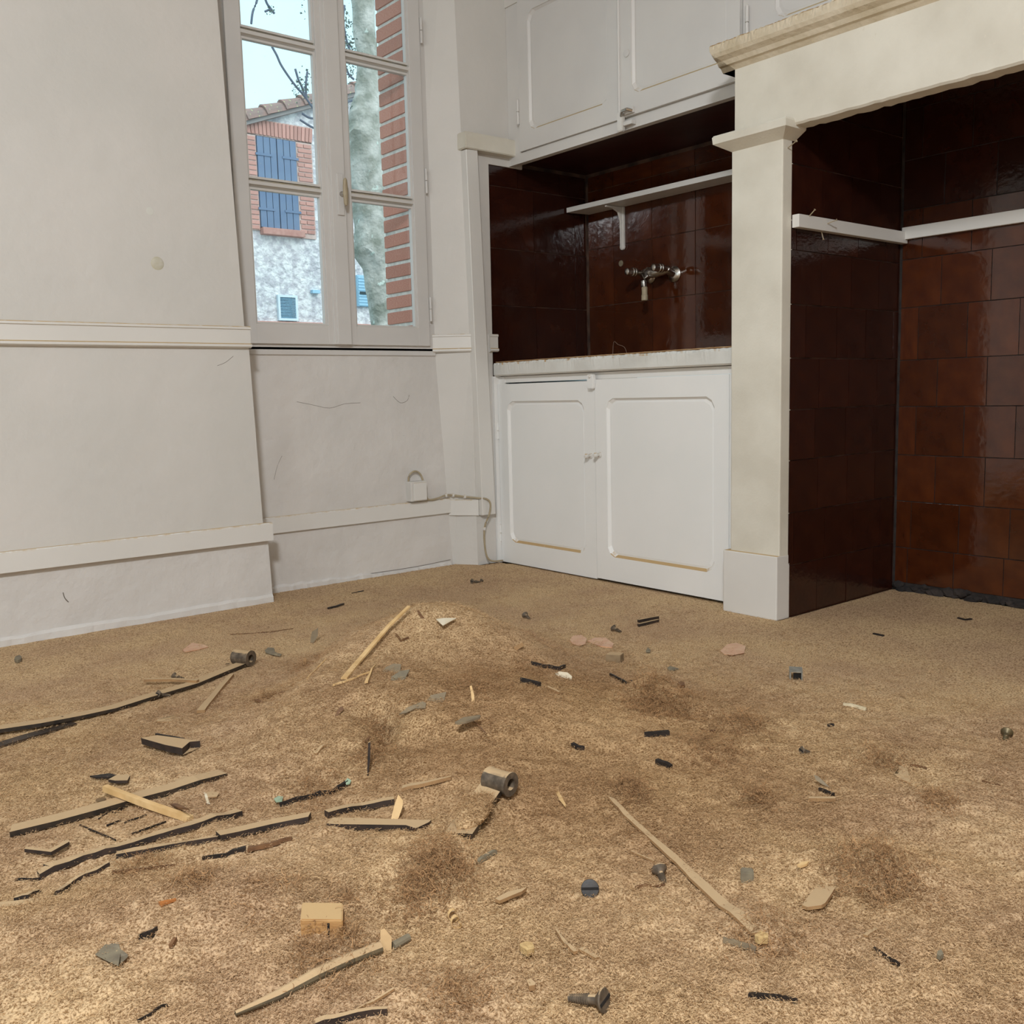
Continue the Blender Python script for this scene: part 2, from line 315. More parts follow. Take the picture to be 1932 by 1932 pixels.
# ------------------------------------------------------------------ tiles
def unit_tile():
    bm = BM(); a, d = .5, .5; i = .4985
    b = [bm.verts.new((x, 0, z)) for x, z in ((-a, 0), (a, 0), (a, 1), (-a, 1))]
    f = [bm.verts.new((x, 1, z)) for x, z in ((-a, 0), (a, 0), (a, 1), (-a, 1))]
    t = [bm.verts.new((x, 1.03, z)) for x, z in ((-i, .0015), (i, .0015), (i, .9985), (-i, .9985))]
    bm.faces.new(t)
    for k in range(4):
        j = (k+1) % 4; bm.faces.new((f[k], f[j], t[j], t[k])); bm.faces.new((b[k], b[j], f[j], f[k]))
    bm.faces.new(b[::-1]); bmesh.ops.recalc_face_normals(bm, faces=bm.faces)
    me = bpy.data.meshes.new('tile'); bm.to_mesh(me); bm.free(); return me
TM = unit_tile(); TM.materials.append(tilem); TMD = TM.copy(); TMD.materials[0] = tiledk
def tile(parent, c, wdt, hgt, nrm, dark=False, th=.0035):
    """c: bottom centre on the wall plane; nrm 'x' faces -x, 'y' faces -y"""
    o = bpy.data.objects.new('tile', TMD if dark else TM); COL.objects.link(o); o.parent = parent
    o.location = Vector(c)-WL[parent]; j = random.uniform(-.0006, .0006)
    o.scale = (wdt, th+j, hgt); o.rotation_euler = (random.uniform(-.003, .003), 0, math.pi/2 if nrm == 'x' else math.pi); o.rotation_euler[2] += random.uniform(-.003, .003)
    return o
G = .003
def tile_row(parent, plane, nrm, lo, hi, first, step, z0, z1, dark=False):
    """one course between lo..hi; joints at first + k*step"""
    js = [first+k*step+random.uniform(-.003, .003) for k in range(-40, 40)]; js = sorted(j for j in js if lo+.02 < j < hi-.02); js = [lo]+js+[hi]
    for a, b in zip(js, js[1:]):
        c = (plane, (a+b)/2, z0+G/2) if nrm == 'x' else ((a+b)/2, plane, z0+G/2)
        tile(parent, c, b-a-G, z1-z0-G, nrm, dark)
# hearth back wall
hb = structure('wall_hearth', box(BM(), 3.308, 3.6, .35, 2.1, 0, 2.9), soot)
zs = [0.03, .16, .331, .499, .673, .838, 1.022, 1.19, 1.36, 1.53, 1.70, 1.87, 2.04, 2.21, 2.38]
fx = [1797.8, 1718.5, 1764, 1725.7, 1768, 1732, 1774.5, 1740, 1780, 1735, 1770, 1740, 1780, 1735]
fz = [.08, .25, .41, .59, .75, .93, 1.1, 1.25, 1.3, 1.3, 1.3, 1.3, 1.3, 1.3]
for i in range(len(zs)-1):
    yj = pl(0, 3.3, fx[i], 1100-(fz[i])*520).y
    tile_row(hb, 3.308, 'x', .35, 1.818, yj, .172, zs[i], zs[i+1], zs[i] > 1.25)  # upper courses take the darker tile: shade under the hood put into colour
# hearth side wall (facing -y)
hs = structure('wall_hearth_side', box(box(BM(), 2.645, 2.83, 1.828, 2.03, 0, 1.78), 2.83, 3.6, 1.828, 2.03, 0, 2.4), grout)
zs = [.0, .174, .347, .517, .680, .844, 1.012, 1.18, 1.27, 1.44, 1.61, 1.78, 1.95, 2.12, 2.3]
for i in range(len(zs)-1):
    tile_row(hs, 1.828, 'y', 2.645 if zs[i] < 1.6 else 2.83, 3.302, 2.81 if i % 2 == 0 else 2.79+.06*(i % 3), .178, zs[i], zs[i+1], True)
bm = BM(); box(bm, 2.83, 3.6, .35, 2.0, 2.3, 2.4); box(bm, 2.815, 2.835, .35, 2.03, 1.78, 2.3); structure('wall_hearth_top', bm, soot)
# broken sooty mortar at the foot of the back wall
bm = BM(); rnd = random.Random(5)
for i in range(70):
    y = 1.80-i*.021; s = rnd.uniform(.012, .026)
    r = bmesh.ops.create_icosphere(bm, subdivisions=1, radius=s)['verts']; c = Vector((3.30+rnd.uniform(-.012, .004), y, rnd.uniform(.0, .028)))
    for v in r: v.co = c+Vector((v.co.x*.8, v.co.y*1.3, v.co.z*.7))+Vector((rnd.uniform(-.004, .004),)*3)
obj('mortar_crumbs', bm, soot, hb, kind='stuff')
# white strips across the tiles in the hearth
structure('trim_12', box(BM(), 3.283, 3.302, .35, 1.81, 1.258, 1.300, .002), paint)
structure('trim_13', box(BM(), 2.645, 3.302, 1.797, 1.822, 1.245, 1.285, .002), paint)
# niche above the counter
nb = structure('wall_niche', box(BM(), 3.26, 3.6, 2.03, 3.42, .85, 2.4), grout)
zr = [.885, 1.154, 1.418, 1.683, 1.75]
for i in range(4):
    tile_row(nb, 3.26, 'x', 2.05, 3.365, 3.203, .2415, zr[i], zr[i+1], False)
ns = structure('wall_niche_left', box(BM(), 2.673, 3.6, 3.382, YO, .0, 2.4), grout)
zr = [.885, 1.143, 1.39, 1.655, 1.75]
for i in range(4):
    tile_row(ns, 3.382, 'y', 2.675, 3.252, 2.93 if i < 3 else 2.84, .25, zr[i], zr[i+1], True)
bm = BM(); box(bm, 2.82, 3.3, 2.03, 3.38, 1.765, 1.78); structure('wall_niche_soffit', bm, hoodm)

# ------------------------------------------------------------------ lower cupboard
cup = thing('sink_cupboard', (2.70, 2.74, 0), 'low white double-door cupboard under the stone counter, routed panels and knobs', 'cupboard')
bm = BM()
box(bm, 2.688, 2.71, 3.318, 3.382, .0, .83); box(bm, 2.690, 2.71, 2.03, 3.32, .803, .83); box(bm, 2.675, 2.71, 2.03, 2.084, .02, .802)
box(bm, 2.71, 3.24, 3.36, 3.38, 0, .83); box(bm, 2.658, 2.70, 3.358, 3.381, 0, .832)
obj('face_frame', bm, doorpaint, cup)
obj('interior', box(BM(), 2.73, 3.2, 2.08, 3.35, .02, .80), darkgap, cup)
def panel_door(parent, X, y0, y1, z0, z1, inset, m, t=.018, notch=.035, name='door', dz=0, iz=None):
    """door facing -x with a routed, notched panel; y0<y1; inset = (right, left, bottom, top)"""
    bm = BM(); r, l, b_, t_ = inset
    def outl(o):
        a0, a1, c0, c1, nn = y0+r+o, y1-l-o, z0+b_+o, z1-t_-o, notch
        q = []
        for (cy, cz, sy, sz) in ((a0, c0, 1, 1), (a1, c0, -1, 1), (a1, c1, -1, -1), (a0, c1, 1, -1)):
            p1, p2 = (cy, cz+sz*nn), (cy+sy*nn, cz)
            pm = (cy+sy*nn*.35, cz+sz*nn*.35)
            q += [p1, pm, p2] if sy*sz > 0 else [p2, pm, p1]
        return q
    outer = []
    o0 = outl(0)
    for i, (py, pz) in enumerate(o0):
        k = i//3; cy, cz = ((y0, z0), (y1, z0), (y1, z1), (y0, z1))[k]
        j = i % 3
        if j == 1: outer.append((cy, cz))
        else:
            on_side = abs(py-(y0+r)) < 1e-6 or abs(py-(y1-l)) < 1e-6
            outer.append((cy, pz) if on_side else (py, cz))
    rings = [[(X+t, a, c) for a, c in outer], [(X, a, c) for a, c in outer], [(X, a, c) for a, c in o0], [(X+.004, a, c) for a, c in outl(.001)], [(X+.012, a, c) for a, c in outl(.009)], [(X+.0115, a, c) for a, c in outl(.013)], [(X+.0105, a, c) for a, c in outl(.017)]]
    ring_sweep(bm, rings); d = obj(name, bm, m, parent)
    return d
def knob(parent, p, m=beige, r=.011):
    bm = BM(); lathe(bm, p, (-1, 0, 0), [(0, r*1.25), (.003, r*1.25), (.004, r*.6), (.014, r*.6), (.018, r), (.026, r*1.15), (.032, r*.8), (.034, 0)], 14); return obj('knob', bm, m, parent, smooth=True)
def hinge(parent, p, m=doorpaint, L=.075):
    bm = BM(); x, y, z = p; tube(bm, [(x, y, z), (x, y, z+L*.48)], .006, 10); tube(bm, [(x, y, z+L*.52), (x, y, z+L)], .006, 10); tube(bm, [(x, y, z-.004), (x, y, z+L+.004)], .003, 8); return obj('hinge', bm, m, parent, smooth=True)
d1 = panel_door(cup, 2.678, 2.745, 3.356, .004, .797, (.062, .062, .095, .075), doorpaint)
d2 = panel_door(cup, 2.672, 2.085, 2.738, .010, .802, (.062, .062, .095, .075), doorpaint)
knob(d1, (2.678, 2.772, .500), paint, .009); knob(d2, (2.672, 2.714, .506), paint, .009)
hinge(d1, (2.674, 3.360, .555)); hinge(d1, (2.674, 3.360, .095))
bm = BM(); prism(bm, yz(2.655, [(2.735, .765), (2.762, .765), (2.767, .79), (2.765, .822), (2.732, .822), (2.730, .79)]), (.018, 0, 0)); bmesh.ops.bevel(bm, geom=bm.edges[:], offset=.003, segments=2, affect='EDGES')
lt = obj('latch', bm, doorpaint, cup); bm = BM(); lathe(bm, (2.656, 2.748, .813), (-1, 0, 0), [(0, .006), (.004, .006), (.006, .004)], 10); obj('screw', bm, paint, lt)
# counter slab: worn front edge
def noisy_slab(bm, x0, x1, y0, y1, z0, z1, n, amp, seed, rounded=.006):
    rnd = random.Random(seed); secs = []
    for i in range(n+1):
        y = y0+(y1-y0)*i/n; e = lambda: rnd.uniform(-amp, amp)
        secs.append([(x1, y, z0), (x0+rounded, y, z0), (x0, y, z0+rounded), (x0+e()*.4, y, z1-rounded*1.6+e()), (x0+rounded+e(), y, z1+e()*.6), (x1, y, z1)])
    return ring_sweep(bm, secs)
bm = BM(); noisy_slab(bm, 2.66, 3.25, 2.03, 3.36, .832, .890, 160, .0022, 4)
tag(obj('counter_slab', bm, counterstone), 'thick pale stone counter slab with chipped edge, on the low white cupboard', 'counter')
bm = BM(); noisy_slab(bm, 2.668, 3.25, 2.035, 3.355, .8905, .8955, 60, .0008, 9, .002); tag(obj('counter_dust_layer', bm, dwood), 'tan dust layer along the top of the stone counter slab', 'dust', kind='stuff')

# ------------------------------------------------------------------ upper cupboard
uc = thing('upper_cupboard', (2.80, 2.5, 1.742), 'white upper wall cupboard with panelled doors above the tiled niche', 'cupboard')
XU = 2.785
bm = BM()
box(bm, XU, XU+.03, 2.02, 3.369, 1.743, 1.785); box(bm, XU, XU+.03, 3.285, 3.369, 1.785, 2.40); box(bm, XU, XU+.03, 2.086, 2.118, 1.785, 2.40); box(bm, XU+.03, 3.3, 2.05, 3.36, 1.78, 1.79)
obj('face_frame', bm, upperpaint, uc)
bm = BM(); box(bm, XU+.03, 3.25, .3, 3.35, 1.80, 2.40); obj('carcass', bm, upperpaint, uc)
u1 = panel_door(uc, XU-.012, 2.685, 3.278, 1.786, 2.40, (.06, .06, .075, .06), upperpaint)
u2 = panel_door(uc, XU-.016, 2.120, 2.678, 1.786, 2.40, (.052, .06, .075, .06), upperpaint)
u3 = panel_door(uc, XU-.012, .40, 2.084, 1.786, 2.40, (.2, .10, .15, .1), upperpaint)
bm = BM(); tube(bm, [(XU-.018, 2.68, 1.80), (XU-.018, 2.68, 2.40)], .006, 10); obj('cover_strip', bm, upperpaint, uc, smooth=True)
hinge(u1, (XU-.016, 3.283, 1.90), upperpaint, .10); hinge(u3, (XU-.02, 2.087, 1.905), upperpaint, .105)
bm = BM(); lathe(bm, (XU-.017, 2.640, 2.013), (-1, 0, 0), [(0, .014), (.002, .014), (.003, .011), (.0035, 0)], 18); kh = obj('lock_escutcheon', bm, upperpaint, u2)
bm = BM(); lathe(bm, (XU-.0195, 2.6415, 2.013), (-1, 0, 0), [(0, .0055), (.0015, .0055), (.002, 0)], 12)
bm.free()
bm = BM(); prism(bm, yz(XU-.03, [(2.655, 1.735), (2.678, 1.735), (2.684, 1.75), (2.684, 1.80), (2.672, 1.812), (2.655, 1.805)]), (.018, 0, 0)); bmesh.ops.bevel(bm, geom=bm.edges[:], offset=.003, segments=2, affect='EDGES'); ul = obj('turn_latch', bm, paint, uc)
bm = BM(); tube(bm, [(XU-.028, 2.66, 1.79), (XU-.045, 2.64, 1.80), (XU-.045, 2.615, 1.802), (XU-.028, 2.605, 1.797)], .006, 8); obj('latch_hook', bm, chrome, ul, smooth=True)
bm = BM(); box(bm, XU-.03, XU-.012, 2.60, 2.645, 1.79, 1.812, .003); box(bm, XU-.025, XU, 2.61, 2.655, 1.752, 1.768, .003); obj('latch_keeper', bm, upperpaint, ul)
bm = BM(); box(bm, XU-.002, XU+.004, 3.252, 3.283, 1.786, 1.807); obj('missing_corner', bm, darkgap, uc)

# shelf in the niche
sh = thing('niche_shelf', (3.19, 2.9, 1.58), 'narrow painted wall shelf on a bracket inside the tiled niche', 'shelf')
obj('board', prism(BM(), [(3.124, 3.37, 1.580), (3.25, 3.35, 1.580), (3.25, 2.06, 1.580), (3.150, 2.06, 1.580)], (0, 0, .021)), paint, sh)
bm = BM(); yb = 3.135
prism(bm, [(3.145, yb-.006, 1.578), (3.252, yb-.006, 1.578), (3.252, yb-.006, 1.40), (3.240, yb-.006, 1.40), (3.236, yb-.006, 1.52), (3.222, yb-.006, 1.555), (3.19, yb-.006, 1.568), (3.145, yb-.006, 1.572)], (0, .012, 0))
box(bm, 3.244, 3.254, yb-.012, yb+.012, 1.41, 1.578); lathe(bm, (3.252, yb, 1.405), (-1, 0, 0), [(0, .015), (.008, .014), (.011, .006)], 12)
obj('bracket', bm, paint, sh)

# tap
tp = thing('mixer_tap', (3.2, 2.9, 1.15), 'old chrome two-handle wall mixer tap on the red-brown niche tiles', 'tap')
def onb(x, px, py): return pl(0, x, px, py)
pr_, pl_ = onb(3.25, 1272, 517), onb(3.25, 1212, 524)
pc = onb(3.19, 1226, 524)
bm = BM(); lathe(bm, (3.254, pr_.y, pr_.z), (-1, 0, 0), [(0, .034), (.004, .034), (.010, .026), (.016, .014)], 20); obj('wall_flange', bm, chrome, tp, smooth=True)
bm = BM(); lathe(bm, (3.254, pl(0, 3.2, 1212, 522).y, pl_.z), (-1, 0, 0), [(0, .030), (.004, .030), (.010, .022), (.016, .012)], 20); obj('wall_flange', bm, chrome, tp, smooth=True)
bm = BM(); yr, yl = pr_.y, pl_.y+.02; zc = 1.262
yl = pl(0, 3.2, 1212, 522).y; yr = pr_.y; tube(bm, [(3.245, yr, pr_.z), (3.205, yr, zc+.004), (3.195, yr+.02, zc+.002), (3.19, (yr+yl)/2-.01, zc), (3.195, yl-.02, zc), (3.205, yl, zc), (3.245, yl, pl_.z)], [.016, .018, .021, .025, .021, .018, .015], 14)
tube(bm, [(3.19, (yr+yl)/2+.02, zc+.008), (3.165, (yr+yl)/2+.025, zc-.01), (3.16, (yr+yl)/2+.025, zc-.04)], [.02, .016, .014], 14)
obj('body', bm, chrome, tp, smooth=True)
ym = (yr+yl)/2+.025
for yy in (pl(0, 3.185, 1257, 515).y, pl(0, 3.185, 1207, 524).y):
    bm = BM(); lathe(bm, (3.185, yy, zc+.006), (-1, .12, 0.02), [(0, .012), (.02, .013), (.022, .019), (.03, .019), (.032, .016), (.036, .019), (.044, .019), (.046, .016), (.074, .0155), (.078, .010), (.08, .0)], 16); obj('handle', bm, chrome, tp, smooth=True)
bm = BM(); tube(bm, [(3.16, ym, zc-.035), (3.16, ym, zc-.06), (3.155, ym-.004, zc-.075), (3.15, ym-.012, zc-.085)], [.012, .013, .009, .008], 12); obj('spout', bm, chrome, tp, smooth=True)
bm = BM(); lathe(bm, (3.15, ym-.014, zc-.062), (0, 0, -1), [(0, .010), (.003, .013), (.034, .0125), (.036, .0145), (.058, .0145), (.06, .010)], 14); obj('spout_nozzle', bm, beige, tp, smooth=True)
bm = BM(); c = onb(3.252, 1171, 497); lathe(bm, (3.254, c.y, c.z), (-1, 0, 0), [(0, .014), (.002, .013), (.0025, 0)], 12); obj('paint_chip_patch', bm, grey, nb)

# ------------------------------------------------------------------ fireplace surround
fp = thing('fireplace_surround', (2.63, 1.93, 0), 'cream painted stone fireplace surround with moulded mantel shelf and pilaster', 'fireplace')
bm = BM(); box(bm, 2.60, 2.655, 1.826, 2.02, .205, 1.52, .004); obj('pilaster', bm, stone, fp)
bm = BM(); box(bm, 2.585, 2.655, 1.824, 2.04, .0, .212, .004); obj('plinth_block', bm, paint, fp)
def moulding(bm, prof, y0, y1, n, amp, seed, ret=None):
    """prof: (x, z) ring; extruded along y with a little wear; ends mitred by ret (depth inset)"""
    rnd = random.Random(seed); secs = []
    for i in range(n+1):
        y = y0+(y1-y0)*i/n; s = []
        for k, (x, z) in enumerate(prof):
            yy = y
            if ret is not None:
                if i == n: yy = y1-(x-prof[0][0])*ret
                if i == 0: yy = y0+(x-prof[0][0])*ret
            w_ = amp if x < 2.57 else 0
            s.append((x+rnd.uniform(-w_, w_), yy, z+rnd.uniform(-w_, w_)))
        secs.append(s)
    return ring_sweep(bm, secs)
bm = BM()
cp = [(2.552, 1.548), (2.556, 1.530), (2.598, 1.508), (2.66, 1.508), (2.66, 1.560), (2.556, 1.560)]
secs = []
for k, (off, z) in enumerate(((0.0, 1.507), (.045, 1.532), (.047, 1.552), (.043, 1.558), (0, 1.558))):
    x0, y0, y1 = 2.60-off, 1.826-off*.9, 2.02+off*.9
    secs.append([(x0, y0, z), (x0, y1, z), (2.66, y1, z), (2.66, y0, z)])
ring_sweep(bm, secs); obj('capital', bm, stone, fp)
bm = BM(); rnd = random.Random(8); secs = []
for i in range(81):
    y = 2.008-(2.008-.33)*i/80; e = rnd.uniform(-.0012, .0012)
    secs.append([(2.60, y, 1.757), (2.60, y, 1.546+e), (2.606, y, 1.54+e), (2.655, y, 1.538+e*2), (2.66, y, 1.72), (2.755, y, 1.72), (2.755, y, 1.757)])
ring_sweep(bm, secs); obj('lintel', bm, stone, fp)
bm = BM(); secs = []; rnd = random.Random(11)
for i in range(281):
    y = 2.062-(2.062-.33)*i/280; e = lambda a=.0022: rnd.uniform(-a, a)
    k = 1 if i == 0 else 0
    s = [(2.60, 1.757), (2.588, 1.770), (2.578, 1.772), (2.570, 1.784), (2.552, 1.794), (2.545, 1.805), (2.543+e(.001), 1.815), (2.541+e(), 1.828+e(.001)), (2.548+e(.003), 1.834+e(.001)), (2.765, 1.836), (2.765, 1.757)]
    secs.append([(x, y-(.055*(x-2.54)/.06 if i == 0 and x < 2.7 else (.055 if i == 0 else 0)), z) for x, z in s])
secs[0] = [(x, 2.064-max(0, min(.056, (1.81-z)*1.1)), z) for (x, y, z) in secs[0]]
ring_sweep(bm, secs); obj('mantel_shelf', bm, stonesh, fp)

# nails in the hearth
def nail(p, d, L, label, r=.0016, m=beige):
    bm = BM(); lathe(bm, p, d, [(0, r), (L*.96, r), (L*.97, r*2.3), (L, r*2.3)], 8); tag(obj('nail', bm, m), label, 'nail')
nail((2.625, 1.828, 1.483), (-.3, -1, .28), .045, 'painted nail sticking out beside the pilaster capital')
nail((2.70, 1.80, 1.280), (.05, -.8, .7), .030, 'bent nail at the top of the white hearth strip, nearest the pilaster')
nail((2.80, 1.80, 1.268), (.2, -1, .25), .035, 'nail with broad head sticking out of the white strip inside the hearth')
nail((2.79, 1.812, 1.247), (.0, -.3, -1), .030, 'nail hanging below the white strip inside the hearth')

# cracks, stains and filler on walls and tiles
def crack(parent, ax, v, pts, r, m):
    P = [pl(ax, v, *p) for p in pts]; bm = BM(); tube(bm, smooth_path(P, 3), r, 5); obj('crack', bm, m, parent)
ob = bpy.data.objects; crk = mat('hairline_crack', (112, 102, 92), rough=.9)
crack(nb, 0, 3.252, [(1156, 672), (1158, 645), (1166, 650), (1178, 655), (1183, 668)], .0011, mat('lime_streak', (150, 128, 112), rough=.8))
crack(ob['wall_parapet'], 1, YR, [(560, 758), (590, 764), (622, 770), (650, 762), (680, 760)], .0007, crk)
crack(ob['wall_parapet'], 1, YR, [(742, 748), (755, 760), (768, 756), (772, 745)], .0008, crk)
crack(ob['wall_parapet'], 1, YR, [(532, 860), (523, 880), (517, 905)], .0006, crk)
crack(ob['wall_left'], 1, YW, [(410, 690), (425, 684), (440, 672)], .0007, crk)
for (pts, z_) in ((((0, 1212), (60, 1206), (140, 1196), (220, 1180), (300, 1165), (390, 1152), (450, 1140), (505, 1131)), 0),): crack(ob['baseboard_left'], 1, YW+.006, pts, .0012, crk)
crack(ob['wall_parapet'], 1, YR-.001, [(520, 1112), (570, 1102), (640, 1092), (700, 1082), (780, 1070), (850, 1056)], .0011, crk)
crack(ob['baseboard_left'], 1, YW+.007, [(119, 1118), (122, 1128), (129, 1136)], .0014, crk)
def patch(parent, px, py, r, m):
    c = pl(1, YW, px, py); bm = BM(); lathe(bm, c+Vector((0, .001, 0)), (0, -1, 0), [(0, r), (.0014, r*.9), (.0018, r*.3)], 16); obj('filler_patch', bm, m, parent, smooth=True)
patch(ob['wall_left'], 283, 398, .014, mat('pale_filler', (214, 213, 206), rough=.6)); patch(ob['wall_left'], 297, 497, .024, mat('tan_stain', (188, 182, 158), (204, 200, 190), rough=.6, scale=30))

# junction box and cable
jb = thing('junction_box', (2.29, 3.45, .305), 'small painted electrical junction box above the low rail under the window', 'electrical box')
bm = BM(); box(bm, 2.25, 2.33, 3.43, 3.475, .306, .392, .004); b0 = obj('box', bm, plaster, jb)
bm = BM(); box(bm, 2.262, 2.328, 3.424, 3.431, .31, .386, .003); obj('lid', bm, paint, jb)
cb = thing('power_cable', (2.5, 3.4, .02), 'painted cable looping over the junction box and down beside the cupboard', 'cable')
cpts = [(2.258, 3.46, .392), (2.26, 3.455, .418), (2.283, 3.452, .434), (2.31, 3.452, .425), (2.325, 3.45, .395), (2.337, 3.448, .33), (2.352, 3.447, .306), (2.40, 3.446, .309), (2.44, 3.445, .318), (2.475, 3.44, .316), (2.51, 3.40, .309), (2.545, 3.355, .303), (2.575, 3.328, .298), (2.592, 3.322, .275), (2.585, 3.325, .225), (2.575, 3.34, .185), (2.57, 3.345, .13), (2.575, 3.34, .05), (2.60, 3.335, .018), (2.66, 3.33, .012)]
bm = BM(); tube(bm, smooth_path(cpts), .0042, 8); obj('cable', bm, beige, cb, smooth=True)
for p in (cpts[8], cpts[9], cpts[10], (2.571, 3.345, .165)):
    bm = BM(); box(bm, p[0]-.004, p[0]+.004, p[1]-.008, p[1]+.006, p[2]-.007, p[2]+.007, .002); obj('cable_clip', bm, paint, cb)

# ------------------------------------------------------------------ sawdust ground
def hash2(ix, iy, s):
    h = (ix.astype(np.int64)*374761393+iy.astype(np.int64)*668265263+s*1442695041) & 0xffffffff
    h = ((h ^ (h >> 13))*1274126177) & 0xffffffff
    return ((h ^ (h >> 16)) & 0xffff)/65535.0
def vnoise(x, y, s):
    ix, iy = np.floor(x), np.floor(y); fx_, fy_ = x-ix, y-iy; fx_ = fx_*fx_*(3-2*fx_); fy_ = fy_*fy_*(3-2*fy_)
    a, b, c, d = hash2(ix, iy, s), hash2(ix+1, iy, s), hash2(ix, iy+1, s), hash2(ix+1, iy+1, s)
    return (a*(1-fx_)+b*fx_)*(1-fy_)+(c*(1-fx_)+d*fx_)*fy_-.5
def gpx(px, py): p = pl(2, 0, px, py); return p.x, p.y
# px, py of the foot point on the floor, height, radius across, radius along the view, rotation
BUMPS = [(845, 1275, .128, .17, .16), (735, 1285, .085, .13, .14), (960, 1290, .05, .14, .15), (640, 1340, .03, .10, .12), (700, 1385, .055, .20, .17), (860, 1400, .055, .19, .17), (1080, 1370, .035, .20, .17), (560, 1400, .025, .16, .2),
         (1225, 1350, .045, .055, .045), (1270, 1345, .03, .06, .045), (1390, 1378, .016, .07, .03), (1345, 1425, .018, .10, .04), (1190, 1500, .016, .04, .03), (1430, 1510, .012, .035, .03), (1640, 1655, .028, .06, .04), (1690, 1675, .012, .05, .03),
         (820, 1645, .028, .06, .07), (760, 1700, .014, .05, .05), (870, 1620, .014, .05, .05), (620, 1800, .016, .06, .04), (520, 1690, .02, .10, .10), (420, 1720, .018, .12, .08), (300, 1760, .018, .16, .08), (150, 1840, .02, .2, .1), (640, 1600, .018, .13, .08), (870, 1530, .022, .09, .07), (955, 1530, .016, .06, .06),
         (1660, 1435, .012, .06, .03), (1770, 1520, .010, .045, .03), (1440, 1760, .014, .05, .03), (860, 1880, .012, .08, .04), (400, 1900, .012, .1, .04), (980, 1240, .02, .05, .05), (1620, 1880, .014, .12, .04), (700, 1925, .014, .05, .03), (1500, 1640, .008, .08, .05)]
PITS = [(718, 1432, .075, .022, .045), (640, 1420, .012, .06, .04), (900, 1450, .012, .08, .03), (735, 1262, .02, .05, .04), (860, 1215, .012, .05, .05), (500, 1650, .012, .06, .03), (760, 1750, .010, .05, .03), (1320, 1365, .02, .035, .03), (790, 1450, .012, .05, .03), (565, 1775, .01, .05, .02)]
_B = []
for (bx, by, a, s1_, s2_) in BUMPS: gx_, gy_ = gpx(bx, by); _B.append((gx_, gy_, a, s1_, s2_))
for (bx, by, a, s1_, s2_) in PITS: gx_, gy_ = gpx(bx, by); _B.append((gx_, gy_, -a, s1_, s2_))
cy_, sy_ = math.cos(YAW), math.sin(YAW)
def rough_mask(x, y):
    d = np.minimum(3.3-y, 2.62-x)
    m = np.clip((d-.05)/.75, 0, 1); return m*m*(3-2*m)
def H(x, y, fine=True):
    x = np.asarray(x, float); y = np.asarray(y, float); z = np.full(x.shape, .002)
    u_ = x*sy_-y*cy_; v_ = x*cy_+y*sy_
    wx = vnoise(x*9, y*9, 40)*.06; wy = vnoise(x*9, y*9, 41)*.06
    for gx_, gy_, a, s1_, s2_ in _B:
        k = .5 if abs(a) < .05 else 1
        gu, gv = gx_*sy_-gy_*cy_, gx_*cy_+gy_*sy_
        z = z+a*np.exp(-.5*(((u_+wx*k-gu)/s1_)**2+((v_+wy*k-gv)/s2_)**2))
    if fine:
        m = rough_mask(x, y); rr_ = .35+.65*np.clip((2.7-v_)/1.2, 0, 1)
        amp = m*rr_
        ri = lambda f, s: 1-2*np.abs(vnoise(x*f, y*f, s)*2)
        z = z+amp*(.015*(vnoise(x*7, y*7, 1)+.5)+.011*vnoise(x*17, y*17, 2)+.008*vnoise(x*38, y*38, 3)+.0048*vnoise(x*85, y*85, 4)+.0022*vnoise(x*190, y*190, 5))
        z = z+.0006*vnoise(x*120, y*120, 6)
    return np.maximum(z, .0008)
def hit(px, py):
    d = ray(px, py); ts = np.linspace(.6, 5.0, 1800)
    xs, ys, zs_ = d.x*ts, d.y*ts, CAMH+d.z*ts
    hh = H(xs, ys); k = np.argmax(zs_ < hh)
    if zs_[k] >= hh[k]: k = len(ts)-1
    return Vector((xs[k], ys[k], float(hh[k])))
